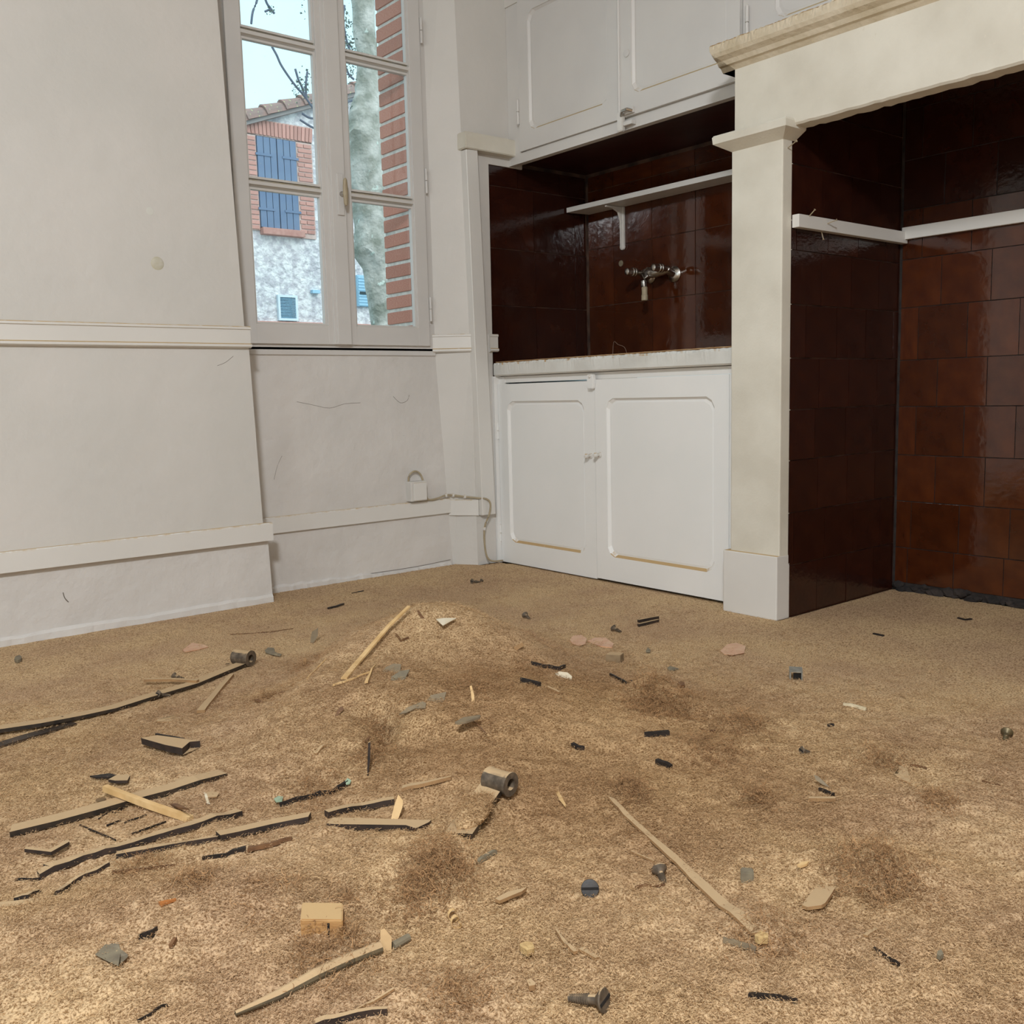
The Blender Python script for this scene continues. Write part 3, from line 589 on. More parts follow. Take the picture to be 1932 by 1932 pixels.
# sawdust material
def hitless(px, py): return tuple(pl(2, .03, px, py))
def sawdust_mat(name, strand=False):
    m = bpy.data.materials.new(name); m.use_nodes = True; n = m.node_tree; b = n.nodes['Principled BSDF']; L = n.links.new; N = n.nodes.new
    g = N('ShaderNodeNewGeometry'); b.inputs['Roughness'].default_value = .9; b.inputs['Specular IOR Level'].default_value = .15
    big = N('ShaderNodeTexNoise'); big.inputs['Scale'].default_value = 3.2; big.inputs['Detail'].default_value = 5; L(g.outputs['Position'], big.inputs['Vector'])
    r1 = N('ShaderNodeValToRGB'); r1.color_ramp.elements[0].position = .38; r1.color_ramp.elements[1].position = .62
    r1.color_ramp.elements[0].color = lin((208, 179, 140)); r1.color_ramp.elements[1].color = lin((193, 163, 130)); L(big.outputs['Fac'], r1.inputs['Fac'])
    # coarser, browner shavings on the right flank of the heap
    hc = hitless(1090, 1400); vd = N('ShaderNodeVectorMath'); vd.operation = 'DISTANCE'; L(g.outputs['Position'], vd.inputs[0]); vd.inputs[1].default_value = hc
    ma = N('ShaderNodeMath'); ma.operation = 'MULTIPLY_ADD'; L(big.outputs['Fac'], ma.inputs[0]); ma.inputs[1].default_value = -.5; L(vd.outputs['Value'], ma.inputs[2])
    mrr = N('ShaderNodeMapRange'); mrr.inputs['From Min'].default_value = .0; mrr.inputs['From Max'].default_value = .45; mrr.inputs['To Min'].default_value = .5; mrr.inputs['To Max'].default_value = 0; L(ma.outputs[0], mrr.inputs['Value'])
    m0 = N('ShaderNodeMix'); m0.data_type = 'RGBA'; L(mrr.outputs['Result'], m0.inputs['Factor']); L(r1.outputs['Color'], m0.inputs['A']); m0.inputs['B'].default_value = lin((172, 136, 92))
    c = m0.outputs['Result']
    mx = N('ShaderNodeMix'); mx.data_type = 'RGBA'; mx.blend_type = 'MULTIPLY'; mx.inputs['Factor'].default_value = 1; L(c, mx.inputs['A'])
    r2 = N('ShaderNodeValToRGB'); L(r2.outputs['Color'], mx.inputs['B'])
    if strand:
        oi = N('ShaderNodeObjectInfo'); r2.color_ramp.interpolation = 'LINEAR'; L(oi.outputs['Random'], r2.inputs['Fac'])
        e = r2.color_ramp.elements; e[0].position = 0; e[0].color = (.36, .27, .19, 1); e[1].position = 1; e[1].color = (1.12, 1.1, 1.05, 1); x = e.new(.5); x.color = (.88, .83, .76, 1); x = e.new(.94); x.color = (1.05, 1.0, .95, 1)
    else:
        f = N('ShaderNodeTexNoise'); f.inputs['Scale'].default_value = 260; f.inputs['Detail'].default_value = 3; L(g.outputs['Position'], f.inputs['Vector']); L(f.outputs['Fac'], r2.inputs['Fac'])
        e = r2.color_ramp.elements; e[0].position = .36; e[0].color = (.42, .34, .26, 1); e[1].position = .52; e[1].color = (1, 1, 1, 1); x = e.new(.72); x.color = (1.12, 1.1, 1.06, 1)
        bu = N('ShaderNodeBump'); bu.inputs['Strength'].default_value = .7; bu.inputs['Distance'].default_value = .002; L(f.outputs['Fac'], bu.inputs['Height']); L(bu.outputs['Normal'], b.inputs['Normal'])
    L(mx.outputs['Result'], b.inputs['Base Color']); return m
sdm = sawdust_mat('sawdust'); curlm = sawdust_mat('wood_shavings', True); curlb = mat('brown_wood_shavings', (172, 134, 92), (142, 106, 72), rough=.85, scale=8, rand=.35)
# polar grid around the standing point, finer close by
NA, NR = 520, 620
ang = np.linspace(YAW-.66, YAW+.66, NA); rad = .55*np.exp(np.linspace(0, math.log(4.6/.55), NR))
A_, R_ = np.meshgrid(ang, rad); X_ = (R_*np.cos(A_)); Y_ = (R_*np.sin(A_)); ZZ = H(X_, Y_)
verts = np.stack([X_.ravel(), Y_.ravel(), ZZ.ravel()], 1).astype(np.float32)
keep = (((X_ < 2.66) & (Y_ < 3.47) & ((Y_ < 3.32) | (X_ > 1.54)) & ~((X_ > 2.55) & (Y_ > 3.36))) | ((X_ < 3.30) & (Y_ < 1.822))) & ~((X_ > 2.59) & (Y_ > 1.824) & (Y_ < 2.04))
i0 = (np.arange(NR-1)[:, None]*NA+np.arange(NA-1)[None, :]); kq = keep[:-1, :-1] & keep[1:, 1:]
q = i0[kq]; faces = np.stack([q, q+1, q+NA+1, q+NA], 1)
used = np.unique(faces); remap = np.zeros(NA*NR, int); remap[used] = np.arange(len(used)); faces = remap[faces]; verts = verts[used]
def mesh_np(name, verts, faces, smooth=True):
    me = bpy.data.meshes.new(name); k = faces.shape[1]
    me.vertices.add(len(verts)); me.vertices.foreach_set('co', verts.astype(np.float32).ravel())
    me.loops.add(faces.size); me.loops.foreach_set('vertex_index', faces.astype(np.int32).ravel())
    me.polygons.add(len(faces)); me.polygons.foreach_set('loop_start', np.arange(0, faces.size, k, dtype=np.int32))
    me.polygons.foreach_set('use_smooth', np.full(len(faces), smooth)); me.update(calc_edges=True); return me
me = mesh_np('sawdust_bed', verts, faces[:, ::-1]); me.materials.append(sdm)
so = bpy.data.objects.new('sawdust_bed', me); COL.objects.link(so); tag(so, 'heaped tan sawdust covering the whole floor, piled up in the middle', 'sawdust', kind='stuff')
if me.polygons[0].normal.z < 0: me.flip_normals()
# plain dusty floor outside the seen wedge
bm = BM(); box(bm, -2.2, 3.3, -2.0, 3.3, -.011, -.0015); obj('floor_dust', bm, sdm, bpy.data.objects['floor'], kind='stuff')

# wood shavings: small curls instanced as tufts
def tuft_mesh(k, ncurl, spread, L0, L1, wd_):
    rr = np.random.default_rng(100+k); V = []; F = []
    for c in range(ncurl):
        L_ = rr.uniform(L0, L1); ns_ = 4; turn = rr.uniform(-2.6, 2.6); a = rr.uniform(0, math.tau); pit = rr.normal(0, .35); roll = rr.uniform(-1.2, 1.2)
        p = np.array([rr.normal(0, spread), rr.normal(0, spread), abs(rr.normal(0, spread*.25))]); base = len(V)
        for i in range(ns_+1):
            aa = a+turn*i/ns_; d = np.array([math.cos(aa)*math.cos(pit), math.sin(aa)*math.cos(pit), math.sin(pit)*math.cos(3*i/ns_)])
            s = np.array([-math.sin(aa), math.cos(aa), 0])*math.cos(roll)+np.array([0, 0, 1])*math.sin(roll)
            wv = wd_*(1-.5*abs(i/ns_-.5)); V.append(p-s*wv/2); V.append(p+s*wv/2); p = p+d*L_/ns_
        for i in range(ns_): j = base+2*i; F.append((j, j+1, j+3, j+2))
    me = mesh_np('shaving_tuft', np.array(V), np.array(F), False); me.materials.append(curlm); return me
tufts = []
for k in range(5):
    o = bpy.data.objects.new('shaving_tuft', tuft_mesh(k, 10, .006, .0025, .007, .00065)); tufts.append(o)
tufts.append(bpy.data.objects.new('shaving_tuft', tuft_mesh(9, 9, .006, .006, .013, .0007)))
t6 = tuft_mesh(9, 9, .006, .006, .013, .0007); t6.materials[0] = curlb; tufts[5].data = t6
t7 = tuft_mesh(12, 10, .006, .004, .009, .0008); t7.materials[0] = curlb; tufts.append(bpy.data.objects.new('shaving_tuft', t7))
def scatter(name, P, rotv, scl, idx, label, cat):
    me = bpy.data.meshes.new(name); me.vertices.add(len(P)); me.vertices.foreach_set('co', P.astype(np.float32).ravel())
    for nm, ty, dat in (('rot', 'FLOAT_VECTOR', rotv), ('scl', 'FLOAT', scl), ('idx', 'INT', idx)):
        at = me.attributes.new(nm, ty, 'POINT'); at.data.foreach_set('vector' if ty == 'FLOAT_VECTOR' else 'value', dat.ravel())
    me.materials.append(curlm)
    o = bpy.data.objects.new(name, me); COL.objects.link(o)
    ng = bpy.data.node_groups.new('scatter_tufts', 'GeometryNodeTree'); ng.interface.new_socket('Geometry', in_out='INPUT', socket_type='NodeSocketGeometry'); ng.interface.new_socket('Geometry', in_out='OUTPUT', socket_type='NodeSocketGeometry')
    N = ng.nodes.new; L = ng.links.new; gi, go = N('NodeGroupInput'), N('NodeGroupOutput'); jn_ = N('GeometryNodeJoinGeometry')
    for t in tufts[::-1]:
        ob = N('GeometryNodeObjectInfo'); ob.inputs['Object'].default_value = t; ob.inputs['As Instance'].default_value = True; L(ob.outputs['Geometry'], jn_.inputs[0])
    ip = N('GeometryNodeInstanceOnPoints'); ip.inputs['Pick Instance'].default_value = True
    L(gi.outputs[0], ip.inputs['Points']); L(jn_.outputs[0], ip.inputs['Instance'])
    for nm, ty, so_ in (('rot', 'FLOAT_VECTOR', 'Rotation'), ('scl', 'FLOAT', 'Scale'), ('idx', 'INT', 'Instance Index')):
        na = N('GeometryNodeInputNamedAttribute'); na.data_type = ty; na.inputs['Name'].default_value = nm; L(na.outputs['Attribute'], ip.inputs[so_])
    L(ip.outputs[0], go.inputs[0]); md = o.modifiers.new('scatter', 'NODES'); md.node_group = ng
    return tag(o, label, cat, kind='stuff')
def scat_points(n, accept, seed):
    rr = np.random.default_rng(seed); out = []
    tot = 0
    while tot < n:
        a = rr.uniform(YAW-.62, YAW+.62, 200000); r = np.sqrt(rr.uniform(.7**2, 4.4**2, 200000)); x, y = r*np.cos(a), r*np.sin(a)
        p = accept(x, y, r); k = rr.uniform(0, 1, 200000) < p; out.append(np.stack([x[k], y[k]], 1)); tot += k.sum()
    return np.concatenate(out)[:n]
def acc(x, y, r):
    m = rough_mask(x, y); near = np.clip((3.1-r)/1.6, 0.05, 1)
    clump = .55+.9*vnoise(x*5, y*5, 60)
    return np.clip((m*near*clump+.03)*(x < 2.6)*(y < 3.28), 0, 1)
P2 = scat_points(150000, acc, 3); PZ = H(P2[:, 0], P2[:, 1]); nP = len(P2)
rv = np.stack([rng.normal(0, .25, nP), rng.normal(0, .25, nP), rng.uniform(0, 6.28, nP)], 1); sc = rng.uniform(.55, 1.15, nP)
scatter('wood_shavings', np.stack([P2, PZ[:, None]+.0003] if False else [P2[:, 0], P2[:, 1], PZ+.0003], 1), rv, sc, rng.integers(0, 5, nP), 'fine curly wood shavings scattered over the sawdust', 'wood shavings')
# thicker clumps of long curls
CL = [(1225, 1335, .05, 420, .02), (1275, 1335, .06, 300, .012), (1400, 1372, .06, 260, .01), (1340, 1425, .07, 220, .008), (1190, 1497, .035, 200, .010), (1430, 1510, .03, 140, .008), (1640, 1650, .055, 420, .012), (1700, 1670, .04, 160, .006), (830, 1640, .055, 420, .012), (780, 1690, .04, 240, .01), (630, 1800, .05, 260, .008),
      (1660, 1435, .05, 160, .005), (1770, 1520, .035, 130, .005), (860, 1885, .05, 160, .006), (570, 1260, .04, 60, .004), (500, 1320, .035, 90, .006), (1450, 1770, .05, 160, .006), (360, 1665, .03, 120, .005), (650, 1695, .03, 60, .003), (600, 1490, .06, 160, .006), (720, 1400, .04, 200, .008), (700, 1430, .04, 160, .006), (1000, 1265, .05, 100, .005), (900, 1300, .05, 90, .004), (270, 1640, .05, 130, .004), (520, 1690, .05, 90, .004)]
pp = []
for (cx, cyy, s, nn_, hz) in CL:
    hp_ = hit(cx, cyy); g1 = rng.normal(0, s*.62, (nn_, 2)); q_ = np.array([hp_.x, hp_.y])+g1
    zz = H(q_[:, 0], q_[:, 1])+1.7*np.abs(rng.normal(0, hz, nn_))*np.exp(-(g1**2).sum(1)/(s*s)); pp.append(np.column_stack([q_, zz]))
pp = np.concatenate(pp); nn_ = len(pp)
scatter('curly_shaving_clumps', pp, np.column_stack([rng.normal(0, .7, nn_), rng.normal(0, .7, nn_), rng.uniform(0, 6.28, nn_)]), rng.uniform(.6, 1.3, nn_), rng.integers(5, 7, nn_), 'loose tangled clumps of longer brown shavings on the sawdust', 'wood shavings')
# ------------------------------------------------------------------ debris lying on the sawdust
ZO = {'A': (0, 1130, 3.864), 'B': (450, 1130, 3.864), 'C': (900, 1130, 3.864), 'D': (1400, 1130, 3.632), 'E': (0, 1430, 3.848), 'F': (450, 1430, 3.848), 'G': (900, 1430, 3.513), 'H': (1400, 1430, 3.632), 'K': (440, 850, 3.578)}
def zp(t, pts): ox, oy, s = ZO[t]; return [(ox+x/s, oy+y/s) for x, y in pts]
def stick(name, t, pts, wd_, th, m, label, cat, lift=0.0, taper=(1, 1), ends=None, jag=.0, kind=None, group=None, shift=0, bare=False, seg=3, parent=None, follow=True):
    """flat strip along picked points, lying on the dust; wd_ width, th thickness"""
    P = [hit(*p) for p in zp(t, pts)]
    if ends:
        for i, l in enumerate(ends): P[i].z += l
    Q = []
    for a, b in zip(P, P[1:]):
        for k in range(seg): Q.append(a.lerp(b, k/seg))
    Q.append(P[-1]); rnd = random.Random(hash(label) & 0 or len(label)*7+int(P[0].x*1000)); n = len(Q); secs = []
    for i, p in enumerate(Q):
        d = Q[min(i+1, n-1)]-Q[max(i-1, 0)]; d.z = 0; s = Vector((-d.y, d.x, 0)).normalized(); f = i/(n-1)
        wv = wd_*(taper[0]*(1-f)+taper[1]*f)/2*(1+rnd.uniform(-jag, jag)); z = p.z+lift
        if follow and not ends: z = max(z, float(H(p.x, p.y))+lift)
        b0, t0 = z-th*.35, z+th*.75; c = p+s*shift; tz = t0-(th*.3*rnd.random() if jag else 0)
        secs.append([(c.x-s.x*wv, c.y-s.y*wv, b0), (c.x+s.x*wv, c.y+s.y*wv, b0), (c.x+s.x*wv*.94, c.y+s.y*wv*.94, tz), (c.x-s.x*wv*.94, c.y-s.y*wv*.94, t0)])
    bm = BM(); ring_sweep(bm, secs)
    return tag(obj(name, bm, m, parent), label, cat, group, kind)
def plate(name, t, pts, th, m, label, cat, tilt=(0, 0), lift=.001, bump_=0, stand=False, parent=None):
    """chip whose outline lies in a (tilted) plane through the spot it rests on"""
    px = zp(t, pts); cx = sum(p[0] for p in px)/len(px); cy2 = max(p[1] for p in px) if stand else sum(p[1] for p in px)/len(px); c = hit(cx, cy2)
    c.z += lift
    if stand: nrm = Vector((-c.x, -c.y, tilt[0])).normalized()
    else: nrm = Vector((tilt[0], tilt[1], 1)).normalized()
    poly = []
    for p in px:
        d = ray(*p); O = Vector((0, 0, CAMH)); tt = (c-O).dot(nrm)/d.dot(nrm); poly.append(O+d*tt)
    if stand: poly = [p-nrm*0 for p in poly]; vec = -nrm*th
    else: vec = -nrm*th; poly = [p+nrm*th*.6 for p in poly]
    bm = BM(); prism(bm, poly, vec)
    for v in bm.verts: v.co += Vector((random.uniform(-1, 1), random.uniform(-1, 1), random.uniform(-1, 1)))*bump_
    bmesh.ops.triangulate(bm, faces=[f for f in bm.faces if len(f.verts) > 4])
    return tag(obj(name, bm, m, parent), label, cat)
def screw(t, head, tip, R, L, label, m=ironb, headlift=.0, tiplift=0, dome=False):
    """wood screw: countersunk head with a slot, tapered threaded shank"""
    ph, pt_ = hit(*zp(t, [head])[0]), hit(*zp(t, [tip])[0]); ph = hit(zp(t, [head])[0][0], zp(t, [head])[0][1]+R*900/ (ph.length+.2))
    ph.z += R*.9+headlift; d = Vector((pt_.x-ph.x, pt_.y-ph.y, 0)); d = d.normalized() if d.length > 1e-5 else Vector((.3, -1, 0)).normalized()
    d.z = -(R*.75+headlift-tiplift)/L; d.normalize(); s_ = thing('wood_screw', (ph.x, ph.y, ph.z-R), label, 'screw')
    bm = BM(); lathe(bm, ph, d, [(0, R*.55), (.0004, R*.96), (.001, R), (.0022, R), (R*.75, R*.42), (R*.8, R*.38)], 20)
    hd = obj('screw_head', bm, m, s_, smooth=True)
    dd, a, b = basis(d); bm = BM(); box(bm, -.0002, .0006, -R*.92, R*.92, -R*.13, R*.13); MM = Matrix((dd, a, b)).transposed().to_4x4(); MM.translation = ph-dd*.0006; bmesh.ops.transform(bm, matrix=MM, verts=bm.verts); obj('slot', bm, darkgap, hd)
    prof = [(R*.75, R*.42), (L*.42, R*.40)]; k = 0; x = L*.42
    while x < L*.95: prof += [(x, R*.30*(1-.5*(x-L*.4)/L)), (x+L*.03, R*.50*(1-.6*(x-L*.4)/L))]; x += L*.065
    prof.append((L, .0004)); bm = BM(); lathe(bm, ph, d, prof, 12); obj('shank', bm, m, s_, smooth=True); return s_
def barrel(parent, c, axis, R, L, m, bore=.5):
    axis = Vector(axis).normalized(); bm = BM(); n = 28; prof = [(0, R*bore), (0, R*1.02), (L*.06, R*1.04), (L*.2, R*.97), (L*.85, R*.97), (L*.94, R*1.06), (L, R*1.04), (L, R*bore)]
    d, s, t = basis(axis); rs = [[bm.verts.new(c-axis*L/2+d*a+(s*math.cos(q*math.tau/n)+t*math.sin(q*math.tau/n))*r) for q in range(n)] for a, r in prof]
    for a, b in zip(rs, rs[1:]+rs[:1]):
        for i in range(n): bm.faces.new((a[i], a[(i+1) % n], b[(i+1) % n], b[i]))
    return obj('barrel', bm, m, parent, smooth=True)
def strip_part(parent, name, P, wd_, th, m, side=1, lifts=None):
    secs = []
    for i, p in enumerate(P):
        d = P[min(i+1, len(P)-1)]-P[max(i-1, 0)]; d.z = 0; s = Vector((-d.y, d.x, 0)).normalized()*side; z = p.z+(lifts[i] if lifts else 0)
        secs.append([(p.x, p.y, z-th*.3), (p.x+s.x*wd_, p.y+s.y*wd_, z-th*.3), (p.x+s.x*wd_, p.y+s.y*wd_, z+th*.7), (p.x, p.y, z+th*.7)])
    bm = BM(); ring_sweep(bm, secs); bmesh.ops.bevel(bm, geom=[e for e in bm.edges if abs((e.verts[0].co-e.verts[1].co).z) < 1e-3], offset=.0006, segments=1, affect='EDGES'); return obj(name, bm, m, parent)
def hole(parent, p, r=.006, th=.0006):
    bm = BM(); lathe(bm, p, (0, 0, 1), [(0, r), (th, r), (th, r*.4)], 14); return obj('screw_hole', bm, darkdust, parent)
darkdust = mat('dust_filled_hole', (122, 98, 68), (104, 84, 60), rough=.9, scale=60)

crumbm = mat('yellowish_crumb', (204, 174, 122), (182, 148, 98), rough=.95, scale=90, bump=1, bscale=150, dist=.003)
# long strap hinge by the left wall: front edge points, body lies towards the wall
hg = thing('strap_hinge', hit(457, 1250), 'long dusty iron strap hinge with rolled eye, on the floor nearest the left wall', 'hinge')
E1 = [hit(*p) for p in zp('A', [(-120, 1035), (0, 1010), (300, 958), (600, 895), (850, 830), (1100, 752), (1450, 645), (1640, 565), (1800, 500)])]
strip_part(hg, 'strap', E1, .032, .009, iron, 1, [.014, .012, .010, .008, .006, .006, .006, .006, .006])
E2 = [hit(*p) for p in zp('A', [(-150, 1120), (0, 1095), (200, 1035), (400, 975), (560, 925)])]
strip_part(hg, 'lower_leaf', E2, .030, .006, irond, 1, [.002]*5)
ax_ = (E1[-1]-E1[-3]); ax_.z = 0; dirn = ax_.normalized(); axis = Vector((dirn.y, -dirn.x, 0)); cc = E1[-1]+dirn*.010+Vector((0, 0, .024))-axis*.020
barrel(hg, cc, axis, .0215, .056, ironb)
for q_ in [(60, 975), (445, 900), (770, 815), (1375, 612), (1660, 495)]:
    h_ = hit(*zp('A', [q_])[0]); hole(hg, Vector((h_.x, h_.y, h_.z+.0125 if q_[0] < 500 else h_.z+.0085)), .0065)
screw('A', (1265, 570), (1375, 582), .0095, .036, 'rusty screw lying behind the long strap hinge, near its middle')
screw('A', (1152, 722), (1240, 712), .0105, .034, 'rusty screw lying across the front edge of the long strap hinge', headlift=.006)
stick('wood_sliver', 'A', [(1055, 632), (1250, 630), (1445, 640)], .012, .006, dwood, 'straight thin batten lying across the long strap hinge', 'wood scrap', lift=.014, follow=False)
stick('wood_strip', 'A', [(1690, 570), (1570, 710), (1465, 838)], .018, .007, dwood, 'slim wood strip standing slantwise between the long strap hinge and the sawdust heap', 'wood scrap', lift=.004, taper=(.7, 1.1))
plate('splinter', 'A', [(1135, 900), (1245, 902), (1340, 845), (1330, 835), (1235, 870), (1150, 885)], .004, dwood, 'small bent wood splinter in front of the screw on the long strap hinge', 'wood scrap')
bm_ = plate('timber_chunk', 'A', [(1030, 1040), (1150, 1020), (1460, 1065), (1385, 1070), (1330, 1118), (1200, 1090)], .014, black, 'dark split chunk of old timber lying left of the sawdust heap', 'wood scrap', lift=.012, bump_=.001)
stick('wood_splinter', 'A', [(1140, 1040), (1350, 1085)], .004, .006, blackbare, 'thin raised black splinter on the dark split timber chunk', 'wood scrap', lift=.014)
plate('pebble', 'A', [(105, 450), (112, 430), (140, 420), (158, 428), (155, 448), (130, 458)], .008, grey, 'small dark stone chip near the left wall, far left of the floor', 'stone', lift=.006)
plate('bark_flake', 'A', [(655, 1296), (800, 1276), (850, 1290), (800, 1306), (700, 1306)], .003, blackbare, 'pointed left piece of the two dark bark flakes, left of the long iron bar', 'bark', lift=.004)
plate('bark_flake', 'A', [(790, 1328), (850, 1296), (930, 1290), (948, 1300), (930, 1335), (840, 1337)], .006, black, 'blunt right piece of the two dark bark flakes, left of the long iron bar', 'bark', lift=.006)
plate('plaster_flake', 'A', [(1265, 1330), (1335, 1296), (1440, 1305), (1385, 1330), (1335, 1352)], .0025, dwood, 'flat dusty flake just behind the tip of the iron bar', 'flake', lift=.004)
# iron bar, lower left
br = thing('iron_bar', hit(*zp('E', [(80, 590)])[0]), 'long dusty iron bar with squared left end, lower left, a pale stick across it', 'metal bar')
E3 = [hit(*p) for p in zp('E', [(75, 600), (400, 515), (700, 430), (960, 348), (1250, 265), (1450, 200), (1650, 132)])]
strip_part(br, 'bar', E3, .032, .010, iron, 1, [.008, .006, .005, .004, .003, .002, -.002])
h_ = hit(*zp('E', [(735, 340)])[0]); hole(br, Vector((h_.x, h_.y, h_.z+.009)), .009)
stick('wood_stick', 'E', [(768, 295), (1080, 395), (1390, 465)], .011, .010, pale, 'pale wood stick lying across the long iron bar, lower left', 'wood scrap', ends=(.018, .012, .002))
plate('bark_chip', 'E', [(1222, 336), (1290, 336), (1370, 374), (1300, 366)], .003, bwood, 'curved brown bark chip just right of the pale stick on the iron bar', 'bark', lift=.006, tilt=(-.2, .3))
plate('plaster_flake', 'E', [(1490, 255), (1540, 238), (1590, 258), (1575, 285), (1510, 290)], .002, dwood, 'dusty flake with a torn white edge right of the iron bar', 'flake', lift=.003)
plate('plaster_flake', 'E', [(1480, 250), (1500, 260), (1525, 335), (1500, 330)], .001, white, 'tiny torn white shred beside the dusty flake right of the iron bar', 'flake', lift=.004)
for k_, (a_, b_, l_) in enumerate((((715, 455), (905, 378), 'longest of the dark slivers just under the iron bar'), ((775, 500), (880, 462), 'shortest dark sliver between the iron bar and the broken lath'), ((905, 482), (1065, 425), 'dark sliver directly below the middle of the pale stick'), ((580, 495), (842, 606), 'thin twig slanting down left of the broken black lath'), ((960, 560), (1205, 470), 'thin faint splinter right of the slivers under the iron bar'))):
    stick('splinter', 'E', [a_, b_], .0022, .003, blackbare, l_, 'wood scrap', lift=.001, taper=(1, .4))
plate('metal_bracket', 'E', [(178, 675), (190, 655), (350, 680), (500, 608), (505, 622), (372, 697)], .006, black, 'dark shallow V-shaped offcut left below the iron bar', 'wood scrap', lift=.006)
plate('wood_chip', 'E', [(315, 785), (350, 770), (405, 768), (408, 790), (370, 806)], .006, black, 'small dark V-shaped chip below the V-shaped offcut', 'wood scrap', lift=.004)
stick('broken_lath', 'E', [(290, 890), (610, 752), (850, 690), (1190, 590), (1480, 500), (1760, 428)], .020, .009, black, 'longest broken black lath, running from the lower left into the heap', 'wood scrap', lift=.004, jag=.12, shift=.008)
stick('broken_lath', 'E', [(845, 735), (1225, 668), (1580, 610)], .016, .008, black, 'short broken lath just in front of the longest black lath', 'wood scrap', lift=.002, taper=(1.1, .4), jag=.1, shift=.006)
stick('broken_lath', 'F', [(-130, 605), (0, 578), (250, 522), (510, 470)], .022, .009, black, 'dust-topped black lath in the middle of the row of laths', 'wood scrap', lift=.004, shift=.009)
stick('charred_splinter', 'F', [(300, 360), (440, 318), (545, 290), (690, 262), (790, 200)], .012, .010, blackbare, 'wavy black splinter curving up towards a pale green flake', 'wood scrap', lift=.002, taper=(.4, .7), jag=.3)
stick('broken_lath', 'F', [(655, 440), (900, 390), (1130, 345)], .014, .010, black, 'black lath ending at the leaning pale chip in the middle', 'wood scrap', lift=.004, shift=.006)
plate('wood_offcut', 'F', [(640, 500), (690, 455), (1400, 475), (1380, 492), (1290, 535), (1215, 512), (950, 508), (700, 505)], .010, black, 'flat dust-covered board offcut with dark edges, in front of the leaning chip', 'wood scrap', lift=.008)
plate('wood_chip', 'F', [(1160, 265), (1195, 310), (1190, 360), (1155, 455), (1105, 450), (1130, 350)], .004, pale, 'pale pointed chip leaning on the black lath in the middle', 'wood scrap', stand=True, tilt=(.9, 0))
stick('wood_strip', 'F', [(1190, 248), (1370, 205), (1545, 168)], .014, .006, dwood, 'tapering pale strip pointing towards the buried hinge eye', 'wood scrap', lift=.004, taper=(1.2, .3))
# buried strap hinge
h2 = thing('strap_hinge', hit(945, 1490), 'rusty strap hinge with flared eye, half buried in sawdust at the centre', 'hinge')
E4 = [hit(*p) for p in zp('F', [(1700, 598), (1780, 500), (1850, 400), (1925, 300)])]
strip_part(h2, 'strap', [p+Vector((0, 0, .004)) for p in E4], .046, .010, iron, 1, [.0, .004, .008, .012])
dr = (E4[-1]-E4[0]); dr.z = 0; dr.normalize(); ax2 = Vector((dr.y, -dr.x, 0)); c2 = hit(943, 1497)+Vector((0, 0, .022)); ax2 = (pl(2, c2.z, 966, 1480)-pl(2, c2.z, 918, 1466)).normalized()
barrel(h2, c2, ax2, .0205, .052, ironb)
bm = BM(); r_ = bmesh.ops.create_icosphere(bm, subdivisions=4, radius=1)['verts']; c3 = Vector((0, 0, 0))
vv = (E4[-1]-E4[0]); vv.z = 0; vv.normalize(); sd = Vector((-vv.y, vv.x, 0)); c3 = (E4[0]+E4[-1])/2+sd*.025-vv*.004; c3.z = max(p.z for p in E4)+.006
for v in r_:
    q_ = v.co.copy(); v.co = c3+vv*(q_.x*.062)+sd*(q_.y*.025)+Vector((0, 0, .004+q_.z*.016+.003*float(vnoise(np.array(q_.x*6), np.array(q_.y*6), 3))))
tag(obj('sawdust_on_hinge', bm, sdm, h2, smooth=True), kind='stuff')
qa = rng.uniform(0, math.tau, 420); qr = np.sqrt(rng.uniform(0, 1, 420)); hx, hy = qr*np.cos(qa), qr*np.sin(qa); hz_ = .004+.016*np.sqrt(np.maximum(0, 1-qr**2))
HP = np.array([c3+vv*(a*.062)+sd*(b*.025) for a, b in zip(hx, hy)]); HP[:, 2] = c3.z+hz_; HP -= np.array(WL[h2])
hso = scatter('shavings_on_hinge', HP, np.column_stack([rng.normal(0, .5, 420), rng.normal(0, .5, 420), rng.uniform(0, 6.28, 420)]), rng.uniform(.6, 1.1, 420), rng.integers(0, 5, 420), None, None); hso.parent = h2
# blocks
def block(name, t, fl, fr, bl, hgt, m, label, cat, bev=.0015, crack=None):
    a, b, c = [pl(2, hit(*zp(t, [fl])[0]).z, *zp(t, [q])[0]) for q in (fl, fr, bl)]
    u_ = b-a; v_ = c-a; u_.z = v_.z = 0; bm = BM(); base = [a, a+u_, a+u_+v_, a+v_]; prism(bm, [p-Vector((0, 0, .004)) for p in base], (0, 0, hgt+.004))
    bmesh.ops.bevel(bm, geom=bm.edges[:], offset=bev, segments=2, affect='EDGES'); o = tag(obj(name, bm, m), label, cat)
    if crack:
        p = a+u_*crack; bm = BM(); n_ = Vector((-u_.y, u_.x, 0)).normalized(); n_ = n_ if n_.dot(v_) < 0 else -n_; w2 = u_.normalized()*.0011
        prism(bm, [p-w2, p+w2, p+w2*1.5+Vector((0, 0, hgt*.8)), p-w2*1.6+Vector((0, 0, hgt*.8))], n_*.0007); obj('crack', bm, darkgap, o)
    return o
block('wood_block', 'F', (455, 1296), (762, 1300), (468, 1165), .024, woodblock, 'square sawn pine block with a split front face, lower centre-left', 'wood block', crack=.66)
block('wood_block', 'C', (938, 455), (1045, 460), (965, 435), .019, mat('weathered_wood', (150, 128, 98), (128, 108, 82), rough=.8, scale=30, dust=.5), 'small wood block in front of the pink glue blobs', 'wood block', bev=.0008)
